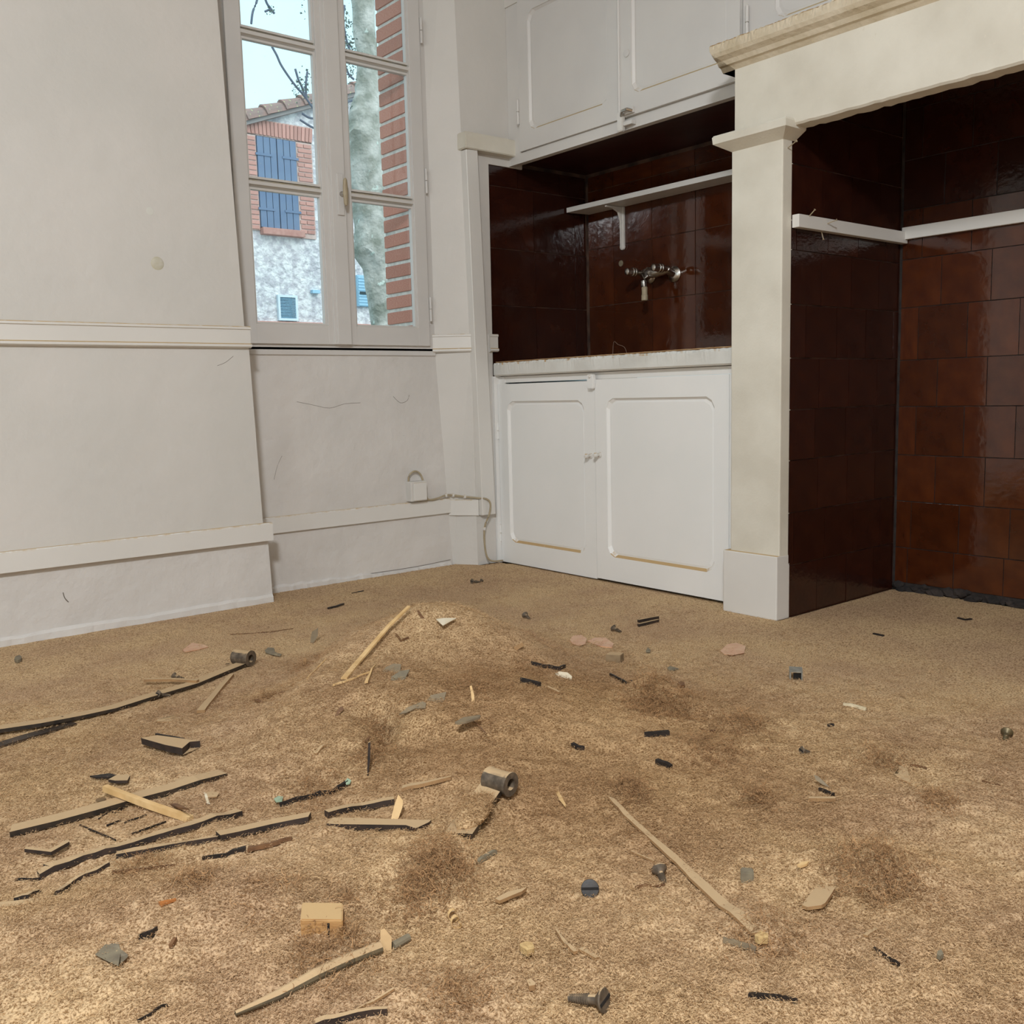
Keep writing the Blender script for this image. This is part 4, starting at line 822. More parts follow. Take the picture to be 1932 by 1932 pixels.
cl = thing('metal_clip', hit(1500, 1280), 'grey square metal clip on open floor right of the heap', 'metal clip')
a_ = hit(*zp('D', [(325, 555)])[0]); b_ = hit(*zp('D', [(415, 560)])[0]); u_ = (b_-a_); u_.z = 0; v_ = Vector((-u_.y, u_.x, 0))*.8; v_ = v_ if v_.x > 0 else -v_
bm = BM(); prism(bm, [a_+Vector((0, 0, .02)), b_+Vector((0, 0, .02)), b_+v_+Vector((0, 0, .024)), a_+v_+Vector((0, 0, .024))], (0, 0, .004)); prism(bm, [a_, a_+u_*.12, a_+u_*.12+v_, a_+v_], (0, 0, .022)); prism(bm, [b_-u_*.1, b_, b_+v_, b_-u_*.1+v_], (0, 0, .022)); obj('housing', bm, mat('dull_zinc', (158, 156, 148), (134, 132, 124), rough=.5, scale=60, metal=.4), cl)
bm = BM(); prism(bm, [a_+u_*.3+v_*.2, a_+u_*.95+v_*.2, a_+u_*.95+v_*.25, a_+u_*.3+v_*.25], (0, 0, .017)); obj('opening', bm, darkgap, cl)
block('metal_nut', 'G', (1748, 828), (1835, 835), (1745, 790), .017, grey, 'small angular grey lump right of the long flat lath', 'metal scrap', bev=.002)
plate('chip', 'F', [(1030, 1425), (1030, 1250), (1060, 1238), (1112, 1300), (1110, 1415), (1080, 1425)], .004, mat('tan_wood', (196, 164, 120), (182, 150, 108), rough=.8, scale=50), 'upright pentagonal wood chip standing over the dusty round rod', 'wood scrap', stand=True, tilt=(.5, 0))
# round rod (two visible pieces)
pr2 = [hit(*p) for p in zp('F', [(-20, 1900), (300, 1760), (560, 1620), (800, 1510), (1030, 1415)])]
bm = BM(); tube(bm, [p+Vector((0, 0, .006)) for p in pr2], [.003, .007, .0085, .0085, .008], 12); tag(obj('dusty_rod', bm, mat('dusty_rod', (104, 90, 66), (80, 70, 54), rough=.7, scale=60, bump=.5, dust=.7)), 'long dusty round rod in the lower centre, thickest piece in front', 'rod')
pr3 = [hit(*p) for p in zp('F', [(1120, 1388), (1235, 1330)])]
bm = BM(); tube(bm, [p+Vector((0, 0, .004)) for p in pr3], [.006, .0055], 10); tag(obj('rod_stub', bm, grey), 'short rod stub poking out right of the upright pentagonal chip', 'rod')
stick('charred_splinter', 'F', [(560, 1960), (760, 1925), (1080, 1868)], .010, .008, black, 'black-edged splinter at the bottom edge, right of the round rod', 'wood scrap', lift=.003, taper=(1, .5))
stick('splinter', 'F', [(830, 1860), (980, 1790), (1130, 1705)], .0035, .003, dwood, 'hair-thin dusty splinter between the round rod and the bottom edge', 'wood scrap', lift=.002, taper=(.4, 1))
# big curled shaving
def curl(t, a, b, R, turns, label, m=pale, wd_=.006):
    A0, B0 = [hit(*p) for p in zp(t, [a, b])]; bm = BM(); n = 26; secs = []; ax = (B0-A0); ax.z = 0; ln = ax.length; ax.normalize(); s = Vector((-ax.y, ax.x, 0))
    for i in range(n+1):
        f = i/n; an = f*turns*math.tau; c = A0.lerp(B0, f)+Vector((0, 0, R))+s*math.cos(an)*R+Vector((0, 0, 1))*math.sin(an)*R; o_ = s*math.cos(an)*.0006+Vector((0, 0, 1))*math.sin(an)*.0006; h = ax*wd_/2
        secs.append([c-h, c+h, c+h+o_, c-h+o_])
    ring_sweep(bm, secs); return tag(obj('curled_shaving', bm, m), label, 'wood shaving')
curl('F', (1545, 1150), (1590, 1270), .006, 2.2, 'pale curled plane shaving right of the square pine block')
curl('B', (1655, 905), (1820, 1010), .006, .45, 'brown curled strip behind the flat grey shard, right slope of the heap', bwood, .004)
screw('G', (850, 1650), (630, 1648), .0145, .050, 'large dusty countersunk screw lying on its side at the bottom', headlift=.001)
screw('G', (1205, 765), (1228, 815), .0125, .030, 'dusty round-headed screw left of the long flat lath', headlift=.002)
screw('G', (750, 890), (745, 870), .0135, .016, 'black slotted screw head facing out of the sawdust', headlift=-.001, m=mat('blackened_iron', (28, 24, 22), (44, 36, 30), rough=.5, scale=60, bump=.4))
screw('D', (1815, 935), (1783, 1000), .0125, .034, 'stepped brass-like screw by the right edge of the floor', m=mat('dull_brass', (112, 98, 70), (86, 76, 56), rough=.45, scale=60, metal=.5), headlift=.001)
screw('D', (405, 1050), (450, 1056), .009, .020, 'small screw with cone head on the right, below the pale dowel')
screw('C', (348, 125), (390, 152), .0115, .034, 'screw lying on the floor behind the heap, in front of the cupboard door')
screw('C', (990, 222), (1042, 246), .0115, .034, 'screw just behind the pair of pink glue blobs')
screw('K', (1610, 890), (1700, 885), .011, .040, 'dark screw nearest the cupboard, lying on its side')
screw('K', (1680, 880), (1660, 890), .008, .014, 'short dark screw touching the one nearest the cupboard')
# long flat lath
stick('flat_lath', 'G', [(885, 285), (990, 400), (1170, 560), (1345, 715), (1440, 815), (1640, 1000), (1860, 1185)], .016, .004, dwood, 'long flat pale lath running diagonally across the right foreground', 'wood scrap', lift=.004, taper=(.55, 1.35), jag=.08)
stick('splinter', 'G', [(1020, 635), (1175, 700)], .003, .003, dwood, 'tiny splinter above the round-headed screw, left of the flat lath', 'wood scrap', lift=.002)
stick('splinter', 'G', [(1045, 870), (1245, 855)], .0035, .003, bwood, 'brown splinter below the round-headed screw', 'wood scrap', lift=.001, jag=.3)
stick('twig', 'G', [(1632, 1222), (1740, 1262), (1850, 1297)], .006, .006, slate, 'grey twig at the lower end of the long flat lath', 'twig', lift=.003, jag=.25)
stick('wood_chip', 'G', [(525, 1170), (590, 1260), (655, 1315)], .007, .004, dwood, 'narrow angled chip below the black slotted screw head', 'wood scrap', lift=.004, taper=(.5, 1), jag=.2)
stick('wood_chip', 'G', [(690, 1285), (800, 1345)], .008, .004, dwood, 'short chip right of the narrow angled chip, lower centre', 'wood scrap', lift=.002, jag=.3)
plate('wood_chip', 'G', [(522, 225), (545, 228), (590, 310), (585, 328), (545, 280)], .003, pale, 'pale pointed chip right of the buried hinge', 'wood scrap', lift=.005, tilt=(-.3, .2))
plate('wood_chip', 'G', [(120, 945), (200, 900), (330, 870), (300, 895), (215, 930), (150, 958)], .005, dwood, 'long triangular chip left of the black slotted screw head', 'wood scrap', lift=.006)
stick('wood_chip', 'F', [(1735, 782), (1800, 735), (1868, 700)], .007, .006, grey, 'greyish chip in the sawdust below the buried hinge strap', 'wood scrap', lift=.003, jag=.2)
plate('plaster_crumb', 'G', [(330, 1495), (355, 1480), (390, 1510), (385, 1525), (345, 1532)], .007, dwood, 'small angular crumb above and left of the large bottom screw', 'crumb', lift=.003)
plate('foam_crumb', 'G', [(280, 1255), (320, 1238), (372, 1250), (378, 1285), (330, 1302), (290, 1280)], .010, crumbm, 'yellowish soft crumb below the triangular chip', 'crumb', lift=.008, bump_=.001)
plate('foam_crumb', 'H', [(90, 1240), (130, 1215), (180, 1225), (175, 1255), (110, 1262)], .010, crumbm, 'yellow crumb at the lower tip of the long flat lath', 'crumb', lift=.006, bump_=.001)
# right foreground
plate('wood_chip', 'H', [(412, 1022), (455, 960), (525, 880), (640, 900), (610, 950), (570, 1008), (545, 1022), (450, 1036)], .005, dwood, 'largest flat wood chip of the right foreground, beside the big tangle of shavings', 'wood scrap', lift=.007, tilt=(.05, .1))
stick('wood_strip', 'H', [(455, 297), (640, 302)], .009, .006, dwood, 'short flat strip with a dark front edge, right of the tangles', 'wood scrap', lift=.003)
plate('thin_blade_chip', 'H', [(492, 115), (520, 125), (565, 165), (605, 205), (545, 178), (505, 150)], .0015, slate, 'translucent grey pointed sliver standing up above the short flat strip', 'wood scrap', stand=True, tilt=(.8, 0))
stick('charred_splinter', 'H', [(528, 228), (630, 270)], .005, .006, blackbare, 'black splinter between the pointed sliver and the short flat strip', 'wood scrap', lift=.002)
stick('charred_splinter', 'H', [(905, 1325), (990, 1378), (1075, 1432)], .005, .006, blackbare, 'dark splinter lying alone in the lower right', 'wood scrap', lift=.001, taper=(.6, 1), jag=.3)
stick('charred_splinter', 'H', [(45, 1642), (180, 1650), (380, 1685)], .010, .008, blackbare, 'long black splinter half sunk near the bottom right', 'wood scrap', lift=.0, taper=(.8, .3), jag=.2)
plate('wood_chip', 'H', [(1075, 60), (1130, 65), (1155, 178), (1085, 150), (1038, 115), (1070, 112)], .003, dwood, 'ragged flat chip right of the small tangle, upper right foreground', 'wood scrap', lift=.005)
stick('straw', 'H', [(1645, 165), (1720, 185), (1785, 205)], .002, .002, bwood, 'single dark straw on the dust at the far right', 'straw', lift=.001)
stick('splinter', 'H', [(1150, 60), (1220, 65), (1265, 85)], .003, .003, bwood, 'thin bent splinter beside the ragged flat chip', 'wood scrap', lift=.002)
stick('splinter', 'H', [(845, 1235), (935, 1185)], .006, .003, dwood, 'short dusty splinter below the largest tangle of shavings', 'wood scrap', lift=.002)
plate('stone_crumb', 'H', [(1340, 1340), (1365, 1328), (1380, 1360), (1355, 1375), (1335, 1360)], .006, grey, 'small grey crumb right of the lone dark splinter', 'crumb', lift=.005)
plate('wood_chip', 'H', [(380, 740), (410, 720), (460, 715), (445, 735), (400, 748)], .004, pale, 'small pale chip left of the largest tangle of shavings', 'wood scrap', lift=.005)
# right middle
stick('dowel', 'D', [(695, 735), (770, 748), (850, 770)], .007, .006, mat('cream_dowel', (226, 214, 184), (206, 190, 156), rough=.6, scale=40), 'small cream-coloured peg on open floor at the right', 'peg', lift=.003, taper=(.7, 1.1))
stick('charred_splinter', 'D', [(1480, 135), (1530, 148), (1572, 142)], .008, .004, blackbare, 'thin dark curved splinter on the hearth floor', 'wood scrap', lift=.001)
stick('charred_splinter', 'D', [(900, 242), (970, 258)], .008, .004, blackbare, 'small dark splinter on the floor in front of the hearth', 'wood scrap', lift=.001)
stick('charred_splinter', 'D', [(585, 875), (630, 873)], .008, .004, blackbare, 'tiny dark splinter below the cream peg', 'wood scrap', lift=.001)
# behind and on the heap
for k_, l_ in ((0, 'rear one of two parallel dark splinters near the fireplace plinth'), (1, 'front one of two parallel dark splinters near the fireplace plinth')):
    stick('dark_splinter', 'C', [(1175, 178+k_*26), (1322, 150+k_*18)], .008, .008, black, l_, 'wood scrap', lift=.006-.003*k_)
plate('glue_blob', 'C', [(675, 300), (700, 275), (760, 262), (800, 290), (790, 330), (740, 345), (695, 330)], .003, pink, 'left of the pair of pink dried glue blobs behind the heap', 'glue residue', lift=.002, bump_=.0015)
plate('glue_blob', 'C', [(800, 310), (860, 285), (940, 288), (995, 325), (985, 355), (900, 350), (850, 330)], .003, pink, 'right of the pair of pink dried glue blobs behind the heap', 'glue residue', lift=.002, bump_=.0015)
plate('glue_blob', 'C', [(1775, 380), (1830, 335), (1890, 322), (1960, 345), (1950, 395), (1860, 412), (1800, 402)], .003, pink, 'single pink dried glue blob further right, near the metal clip', 'glue residue', lift=.002, bump_=.0015)
plate('glue_blob', 'A', [(1330, 375), (1400, 320), (1490, 335), (1520, 350), (1440, 370), (1350, 390)], .002, pink, 'faint orange smear of dried glue behind the long strap hinge', 'glue residue', lift=.002, bump_=.001)
plate('slate_chip', 'C', [(1230, 385), (1245, 358), (1265, 375), (1262, 388)], .004, grey, 'tiny grey-blue chip right of the pink glue blobs', 'chip', lift=.004)
stick('black_splinter', 'C', [(395, 483), (490, 508), (600, 522), (640, 505)], .006, .008, blackbare, 'black bent splinter behind the broken white shell, right slope of the heap', 'wood scrap', lift=.003, taper=(.5, 1))
stick('black_splinter', 'C', [(315, 608), (390, 625), (462, 642)], .008, .010, blackbare, 'straight thick black splinter on the right slope of the heap', 'wood scrap', lift=.003)
stick('splinter', 'C', [(515, 660), (600, 700)], .006, .006, dwood, 'dusty splinter continuing the straight black splinter', 'wood scrap', lift=.003)
stick('black_splinter', 'C', [(970, 562), (1015, 585), (1085, 622), (1155, 655)], .006, .008, blackbare, 'black splinter just left above the dark tangled clump', 'wood scrap', lift=.002, jag=.4)
stick('black_splinter', 'C', [(1220, 1008), (1310, 1000), (1400, 992)], .010, .010, blackbare, 'wedge-shaped black splinter below the dark tangled clump', 'wood scrap', lift=.002, taper=(.3, 1.2))
stick('black_splinter', 'C', [(695, 1078), (740, 1098), (785, 1108)], .010, .008, blackbare, 'small black splinter alone below the right slope', 'wood scrap', lift=.002, taper=(1, .3))
stick('black_splinter', 'C', [(1310, 1198), (1415, 1242)], .010, .008, blackbare, 'black splinter above the upper end of the long flat lath', 'wood scrap', lift=.002)
plate('bark_chip', 'C', [(1620, 940), (1660, 955), (1740, 958), (1730, 966), (1650, 966)], .003, bwood, 'thin brown chip right of the wedge-shaped black splinter', 'bark', lift=.003)
plate('broken_shell', 'C', [(568, 545), (600, 530), (660, 538), (692, 565), (690, 615), (655, 590), (625, 580), (600, 572)], .0015, white, 'white curved shell-like flake on the right slope of the heap', 'flake', lift=.012, tilt=(-.4, -.5))
plate('pebble', 'C', [(1462, 625), (1485, 610), (1512, 618), (1515, 635), (1480, 642)], .007, bwood, 'brown pebble just right of the dark tangled clump', 'stone', lift=.006)
plate('green_chip', 'C', [(1388, 505), (1410, 495), (1470, 512), (1430, 520), (1395, 518)], .004, grey, 'greenish grey chip between the small wood block and the tangled clump', 'chip', lift=.003)
plate('fin_chip', 'C', [(285, 378), (262, 355), (330, 318), (345, 340)], .003, dwood, 'tilted dusty chip on the right shoulder of the heap', 'wood scrap', stand=True, tilt=(.6, 0))
stick('wood_stick', 'B', [(770, 600), (900, 465), (1100, 260), (1245, 138)], .013, .004, pale, 'long pale stick leaning up the heap towards its crest', 'wood scrap', ends=(.004, .012, .022, .028), taper=(1.15, .75))
stick('splinter', 'B', [(690, 645), (770, 620), (850, 590), (955, 548)], .005, .004, pale, 'pale splinter crossing under the foot of the long pale stick', 'wood scrap', lift=.004, taper=(1.3, .5), jag=.2)
stick('splinter', 'B', [(932, 632), (960, 570), (1000, 500)], .008, .003, pale, 'short pointed pale splinter right of the long pale stick', 'wood scrap', lift=.006, taper=(1, .15))
plate('thin_shard', 'B', [(1300, 85), (1315, 82), (1340, 120), (1368, 152), (1330, 140)], .0015, bwood, 'small brown shard standing up on the crest of the heap', 'shard', stand=True, tilt=(.3, 0))
plate('cream_flake', 'B', [(1440, 148), (1500, 140), (1588, 142), (1545, 165), (1490, 195)], .0015, white, 'cream curled flake on the crest of the heap', 'flake', lift=.012, tilt=(-.1, -.25))
stick('bark_chip', 'B', [(1148, 268), (1182, 318), (1240, 290)], .004, .004, bwood, 'small V-shaped bark chip under the top of the long pale stick', 'bark', lift=.002)
plate('shard', 'B', [(1040, 545), (1075, 500), (1130, 475), (1185, 478), (1180, 535), (1110, 585), (1055, 580)], .003, slate, 'round-edged tan shard in the upper middle of the heap', 'shard', lift=.003, tilt=(-.35, -.45))
plate('shard', 'B', [(1110, 600), (1115, 570), (1180, 528), (1248, 518), (1210, 592), (1130, 625)], .003, grey, 'grey four-sided shard overlapping the tan shard on the heap', 'shard', lift=.005, tilt=(-.35, -.45))
plate('shard', 'B', [(1172, 842), (1230, 795), (1340, 750), (1368, 760), (1362, 800), (1290, 800), (1225, 832)], .0025, slate, 'long jagged grey shard low on the front of the heap', 'shard', lift=.005, tilt=(-.3, -.5))
plate('shard', 'B', [(1370, 745), (1400, 705), (1515, 680), (1492, 775), (1440, 755)], .0025, slate, 'broad triangular grey shard beside the long jagged one', 'shard', lift=.008, tilt=(-.3, -.6))
plate('brown_chip', 'B', [(700, 855), (738, 790), (762, 785), (768, 805), (715, 858)], .003, bwood, 'small brown rounded chip on the left front of the heap', 'chip', stand=True, tilt=(.8, 0))
plate('shard', 'B', [(1578, 905), (1640, 870), (1765, 852), (1760, 868), (1660, 902), (1600, 912)], .004, slate, 'flat leaf-shaped grey shard over the brown curl, right of the heap', 'shard', lift=.012)
plate('upright_splinter', 'B', [(938, 1292), (945, 1050), (962, 1042), (960, 1180), (946, 1290)], .006, black, 'thin dark slat standing in the hollow at the foot of the heap', 'wood scrap', stand=True, tilt=(.2, 0))
plate('bark_chip', 'B', [(920, 1040), (955, 1000), (960, 1012), (930, 1045)], .003, bwood, 'tiny bark chip above the standing dark slat', 'bark', lift=.004)
plate('smoky_flake', 'B', [(522, 318), (535, 240), (580, 210), (578, 270), (545, 322)], .0015, slate, 'thin smoky flake behind the left shoulder of the heap', 'flake', stand=True, tilt=(.5, 0))
plate('green_flake', 'B', [(778, 1330), (795, 1308), (822, 1325), (812, 1350), (785, 1356)], .002, teal, 'pale green paint flake at the end of the wavy black splinter', 'flake', lift=.008, tilt=(-.3, -.3))
plate('green_flake', 'B', [(258, 1460), (290, 1440), (325, 1445), (318, 1475), (275, 1482)], .002, teal, 'pale green paint flake left of the wavy black splinter', 'flake', lift=.006)
plate('brown_chip', 'B', [(290, 690), (320, 675), (352, 672), (335, 690), (300, 697)], .003, bwood, 'dark brown chip on the lower left slope of the heap', 'chip', lift=.004)
plate('brown_chip', 'B', [(115, 735), (150, 738), (215, 765), (200, 770), (140, 752)], .003, bwood, 'slim brown chip left of the dark brown chip on the lower left slope', 'chip', lift=.004)
plate('crumpled_scrap', 'B', [(195, 375), (215, 355), (258, 362), (262, 390), (315, 405), (300, 415), (240, 402), (200, 390)], .002, grey, 'crumpled grey scrap right of the hinge eye near the left wall', 'scrap', lift=.006, bump_=.002)
stick('twig', 'B', [(-60, 262), (120, 252), (260, 240), (400, 220)], .004, .002, bwood, 'long thin twig on the floor behind the hinge eye', 'twig', lift=.001, taper=(.6, .4))
stick('splinter', 'B', [(500, 590), (580, 505), (640, 445)], .003, .002, pale, 'fine pale splinter on the left slope of the heap', 'wood scrap', lift=.002, taper=(1, .3))
plate('wood_chip', 'B', [(470, 495), (475, 430), (492, 425), (497, 465), (485, 495)], .002, dwood, 'small upright tan chip on the left slope of the heap', 'wood scrap', stand=True, tilt=(.8, 0))
plate('wood_chip', 'B', [(1685, 635), (1700, 632), (1718, 700), (1722, 755), (1700, 750), (1695, 690)], .003, pale, 'slender upright pale chip on the right face of the heap', 'wood scrap', stand=True, tilt=(.8, 0))
stick('wood_chip', 'B', [(560, 1143), (635, 1085)], .010, .003, dwood, 'flat dusty chip low on the left front of the heap', 'wood scrap', lift=.003, taper=(1, .5))
stick('bent_strip', 'K', [(640, 1072), (700, 1058), (745, 1042)], .008, .006, blackbare, 'thin dark bent strip on the floor behind the heap, under the window', 'metal scrap', lift=.002)
stick('dark_splinter', 'K', [(800, 966), (880, 950)], .006, .003, blackbare, 'thin dark splinter nearest the wall under the window', 'wood scrap', lift=.001, taper=(.3, 1))
# lower left corner
plate('wood_offcut', 'E', [(0, 1062), (130, 1050), (255, 1032), (240, 1070), (100, 1090), (0, 1098)], .006, dwood, 'flat dusty offcut cut by the left edge of the picture', 'wood scrap', lift=.004)
stick('splinter', 'E', [(110, 1045), (200, 1018), (285, 985)], .007, .006, black, 'dark splinter just above the flat offcut at the left edge', 'wood scrap', lift=.002)
stick('broken_lath', 'E', [(440, 995), (520, 945), (575, 905), (700, 850), (800, 790)], .012, .007, black, 'curved broken lath in front of the left end of the longest lath', 'wood scrap', lift=.002, taper=(.8, .8), jag=.15, shift=.005)
stick('splinter', 'E', [(110, 900), (200, 892), (290, 888)], .003, .003, blackbare, 'hair-thin dark splinter at the left tip of the longest lath', 'wood scrap', lift=.001)
stick('splinter', 'E', [(815, 850), (1000, 825), (1270, 795)], .006, .004, bwood, 'long thin brown splinter below the short broken lath', 'wood scrap', lift=.002, taper=(1, .3), jag=.2)
stick('charred_splinter', 'E', [(1470, 745), (1640, 720), (1785, 678)], .010, .006, blackbare, 'dark torn strip above the hollow, left of the centre', 'wood scrap', lift=.002, taper=(.3, 1), jag=.3)
stick('reddish_splinter', 'F', [(70, 680), (230, 650), (390, 600)], .008, .006, bwood, 'reddish brown splinter below the dust-topped black lath', 'wood scrap', lift=.003, taper=(1.2, .5), jag=.25)
stick('orange_chip', 'E', [(1160, 1075), (1205, 1062), (1280, 1040)], .012, .003, mat('orange_wood', (180, 112, 52), (160, 98, 48), rough=.6, scale=40), 'orange-brown chip left of the sawdust ridge, lower left', 'wood scrap', lift=.001, taper=(1, .3))
plate('torn_scrap', 'E', [(690, 1430), (765, 1360), (850, 1358), (880, 1390), (925, 1425), (870, 1430), (860, 1500), (800, 1480)], .003, grey, 'torn grey-green scrap in the lower left foreground', 'scrap', lift=.004, bump_=.002)
stick('charred_splinter', 'E', [(1010, 1325), (1080, 1300), (1130, 1282)], .010, .010, blackbare, 'short charred splinter right above the torn grey-green scrap', 'wood scrap', lift=.001, taper=(.5, 1), jag=.3)
stick('splinter', 'E', [(1240, 1392), (1275, 1335)], .005, .005, bwood, 'small upright brown splinter right of the short charred splinter', 'wood scrap', lift=.003)
stick('splinter', 'E', [(1000, 1925), (1100, 1880), (1220, 1812)], .003, .003, blackbare, 'thin curved dark splinter at the bottom edge, left of the round rod', 'wood scrap', lift=.002, taper=(.5, .5))
# ------------------------------------------------------------------ outside the window
street = mat('street_asphalt', (150, 148, 144), (130, 128, 124), rough=.9, scale=8)
structure('ground_outside', box(BM(), -10, 40, 3.74, 40, -.5, -.4), street)
# brick reveal right of the window
mortar = mat('pale_lime_mortar', (240, 230, 222), (216, 206, 198), rough=.95, scale=60, bump=1, bscale=120, dist=.004)
brickm = mat('red_brick', (206, 128, 108), (218, 152, 132), rough=.85, scale=20, bump=.6, bscale=120, dist=.002, rand=.12, specks=.68, speckcol=(205, 150, 130), spscale=120)
wo_ = structure('wall_outer', box(BM(), 2.366, 2.45, 3.54, 3.735, -.4, 2.75), mortar)
def unit_brick(m, name='brick'):
    bm = BM(); box(bm, -.5, .5, -.5, .5, -.5, .5, .05); me = bpy.data.meshes.new(name); bm.to_mesh(me); bm.free(); me.materials.append(m); return me
UB = unit_brick(brickm)
def piece(name, me, parent, c, s, rot=(0, 0, 0)):
    o = bpy.data.objects.new(name, me); COL.objects.link(o); o.parent = parent; o.location = Vector(c)-WL[parent]; o.scale = s; o.rotation_euler = rot; return o
for k in range(28):
    z = .90+k*.0668
    piece('brick', UB, wo_, (2.372+random.uniform(-.001, .001), 3.6375+random.uniform(-.002, .002), z), (.026, .199, .051), (random.uniform(-.01, .01), 0, 0))
structure('trim_14', box(BM(), 1.40, 2.42, 3.53, 3.76, .80, .93, .004), mortar)
# neighbour's house
render_ = mat('roughcast_render', (228, 222, 222), (190, 183, 188), rough=.95, scale=13, detail=9, bump=1, bscale=14, dist=.05, noise_pow=(.40, .60))
HY = 14
hs_ = thing('neighbour_house', (7, HY+2, -.4), 'rendered gabled house across the street with closed blue-grey shutters', 'house')
sl = .384; zr_ = lambda x: 5.00+(x-6.5)*sl-.17
obj('wall', prism(BM(), [(3.0, HY, -.4), (11.5, HY, -.4), (11.5, HY, zr_(11.5)), (3.0, HY, zr_(3.0))], (0, 5, 0)), render_, hs_)
rtile = mat('clay_roof_tile', (170, 128, 118), (140, 118, 112), rough=.8, scale=6, bump=.6, rand=.1, specks=.62, speckcol=(176, 176, 130), spscale=14)
bm = BM(); prism(bm, [(2.8, HY-.12, zr_(2.8)), (11.8, HY-.12, zr_(11.8)), (11.8, HY-.12, zr_(11.8)+.06), (2.8, HY-.12, zr_(2.8)+.06)], (0, 5.2, 0)); obj('roof_deck', bm, mat('verge_board', (150, 140, 138), rough=.7), hs_)
def barrel_tile(R0, R1, L):
    bm = BM(); n = 8; rr_ = []
    for x, R in ((0, R0), (L, R1)):
        for k in (1, .82): rr_.append([bm.verts.new((x, math.cos(math.pi*i/n)*R*k, math.sin(math.pi*i/n)*R*k)) for i in range(n+1)])
    a, a2, b, b2 = rr_
    for i in range(n): bm.faces.new((a[i], a[i+1], b[i+1], b[i])); bm.faces.new((a2[i], b2[i], b2[i+1], a2[i+1])); bm.faces.new((a[i], a2[i], a2[i+1], a[i+1])); bm.faces.new((b[i], b[i+1], b2[i+1], b2[i]))
    for i in (0, n): bm.faces.new((a[i], b[i], b2[i], a2[i]))
    bmesh.ops.recalc_face_normals(bm, faces=bm.faces); me = bpy.data.meshes.new('roof_tile'); bm.to_mesh(me); bm.free(); me.materials.append(rtile); return me
BT = barrel_tile(.15, .12, .40); an_ = math.atan(sl)
for row in range(4):
    for k in range(26):
        x = 3.0+k*.315; piece('roof_tile', BT, hs_, (x, HY-.03+row*.30, zr_(x)+.065), (1, 1, 1.15), (0, -an_+.03, 0))
structure_b = mat('weathered_brick', (200, 150, 138), (184, 130, 120), rough=.9, scale=12, rand=.14)
UB2 = unit_brick(structure_b)
bm = BM(); 
for (x0, x1, z0, z1) in ((6.34, 6.625, 3.32, 4.72), (7.285, 7.56, 3.26, 4.72), (6.34, 7.56, 4.71, 4.95)): box(bm, x0, x1, HY-.03, HY+.02, z0, z1)
sr = obj('window_surround', bm, mat('old_mortar', (206, 180, 172), (190, 160, 150), rough=.95), hs_)
for k in range(19):
    z = 3.36+k*.072
    for (xa, xb) in ((6.36, 6.615), (7.295, 7.545)):
        if k % 2: piece('brick', UB2, sr, ((xa+xb)/2+.01, HY-.03, z), (xb-xa-.02, .03, .052))
        else:
            xm = xa+(xb-xa)*.45; piece('brick', UB2, sr, ((xa+xm)/2, HY-.03, z), (xm-xa-.012, .03, .052)); piece('brick', UB2, sr, ((xm+xb)/2, HY-.03, z), (xb-xm-.012, .03, .052))
for k in range(19):
    x = 6.38+k*.0645; piece('brick', UB2, sr, (x, HY-.035, 4.83), (.05, .03, .21), (0, (k-9)*.012, 0))
blue = mat('blue_grey_shutter_paint', (92, 112, 142), (106, 124, 150), rough=.6, scale=3, bump=.2)
for i, (xa, xb) in enumerate(((6.632, 6.95), (6.958, 7.278))):
    bm = BM(); box(bm, xa, xb, HY-.02, HY, 3.37, 4.70); sh_ = obj('shutter', bm, blue, hs_); wq = (xb-xa)/3
    for k in range(3): obj('board', box(BM(), xa+wq*k+.004, xa+wq*(k+1)-.004, HY-.05, HY-.02, 3.37, 4.70, .004), blue, sh_)
    for z in (3.62, 4.42): obj('strap', box(BM(), xa-.03 if i == 0 else xa+.08, xb-.08 if i == 0 else xb+.03, HY-.062, HY-.05, z, z+.035), blue, sh_)
bm = BM(); box(bm, 6.63, 7.33, HY-.12, HY+.02, 3.26, 3.36, .01); obj('window_sill', bm, structure_b, hs_)
louv = mat('pale_blue_louvre', (150, 190, 214), (160, 196, 216), rough=.5)
bm = BM(); box(bm, 6.84, 6.875, HY-.06, HY, 1.98, 2.37); box(bm, 7.135, 7.17, HY-.06, HY, 1.98, 2.37); box(bm, 6.875, 7.135, HY-.06, HY, 2.335, 2.37); box(bm, 6.875, 7.135, HY-.06, HY, 1.98, 2.015)
vf = obj('vent_frame', bm, mat('pale_metal', (206, 216, 224), rough=.5), hs_)
for k in range(14): obj('louvre', prism(BM(), [(6.875, HY-.05, 2.02+k*.0225), (6.875, HY-.012, 2.035+k*.0225), (6.875, HY-.012, 2.038+k*.0225), (6.875, HY-.05, 2.026+k*.0225)], (.26, 0, 0)), louv, vf)
bm = BM(); box(bm, 7.43, 7.56, HY-.08, HY, 2.42, 2.47); obj('meter_box', bm, louv, hs_)
bm = BM(); box(bm, 3, 11.5, HY-.05, HY, 1.70, 1.965, .01); obj('brick_plinth', bm, structure_b, hs_)
rsh = obj('roller_shutter', box(BM(), 8.26, 8.80, HY-.05, HY, 2.25, 2.75), louv, hs_)
for k in range(10): obj('slat', box(BM(), 8.27, 8.79, HY-.065, HY-.05, 2.26+k*.048, 2.30+k*.048, .004), louv, rsh)
bm = BM(); box(bm, 8.29, 8.47, HY-.075, HY-.064, 2.44, 2.485); sg = obj('sign_plate', bm, mat('dark_sign', (40, 56, 60), rough=.5), rsh)
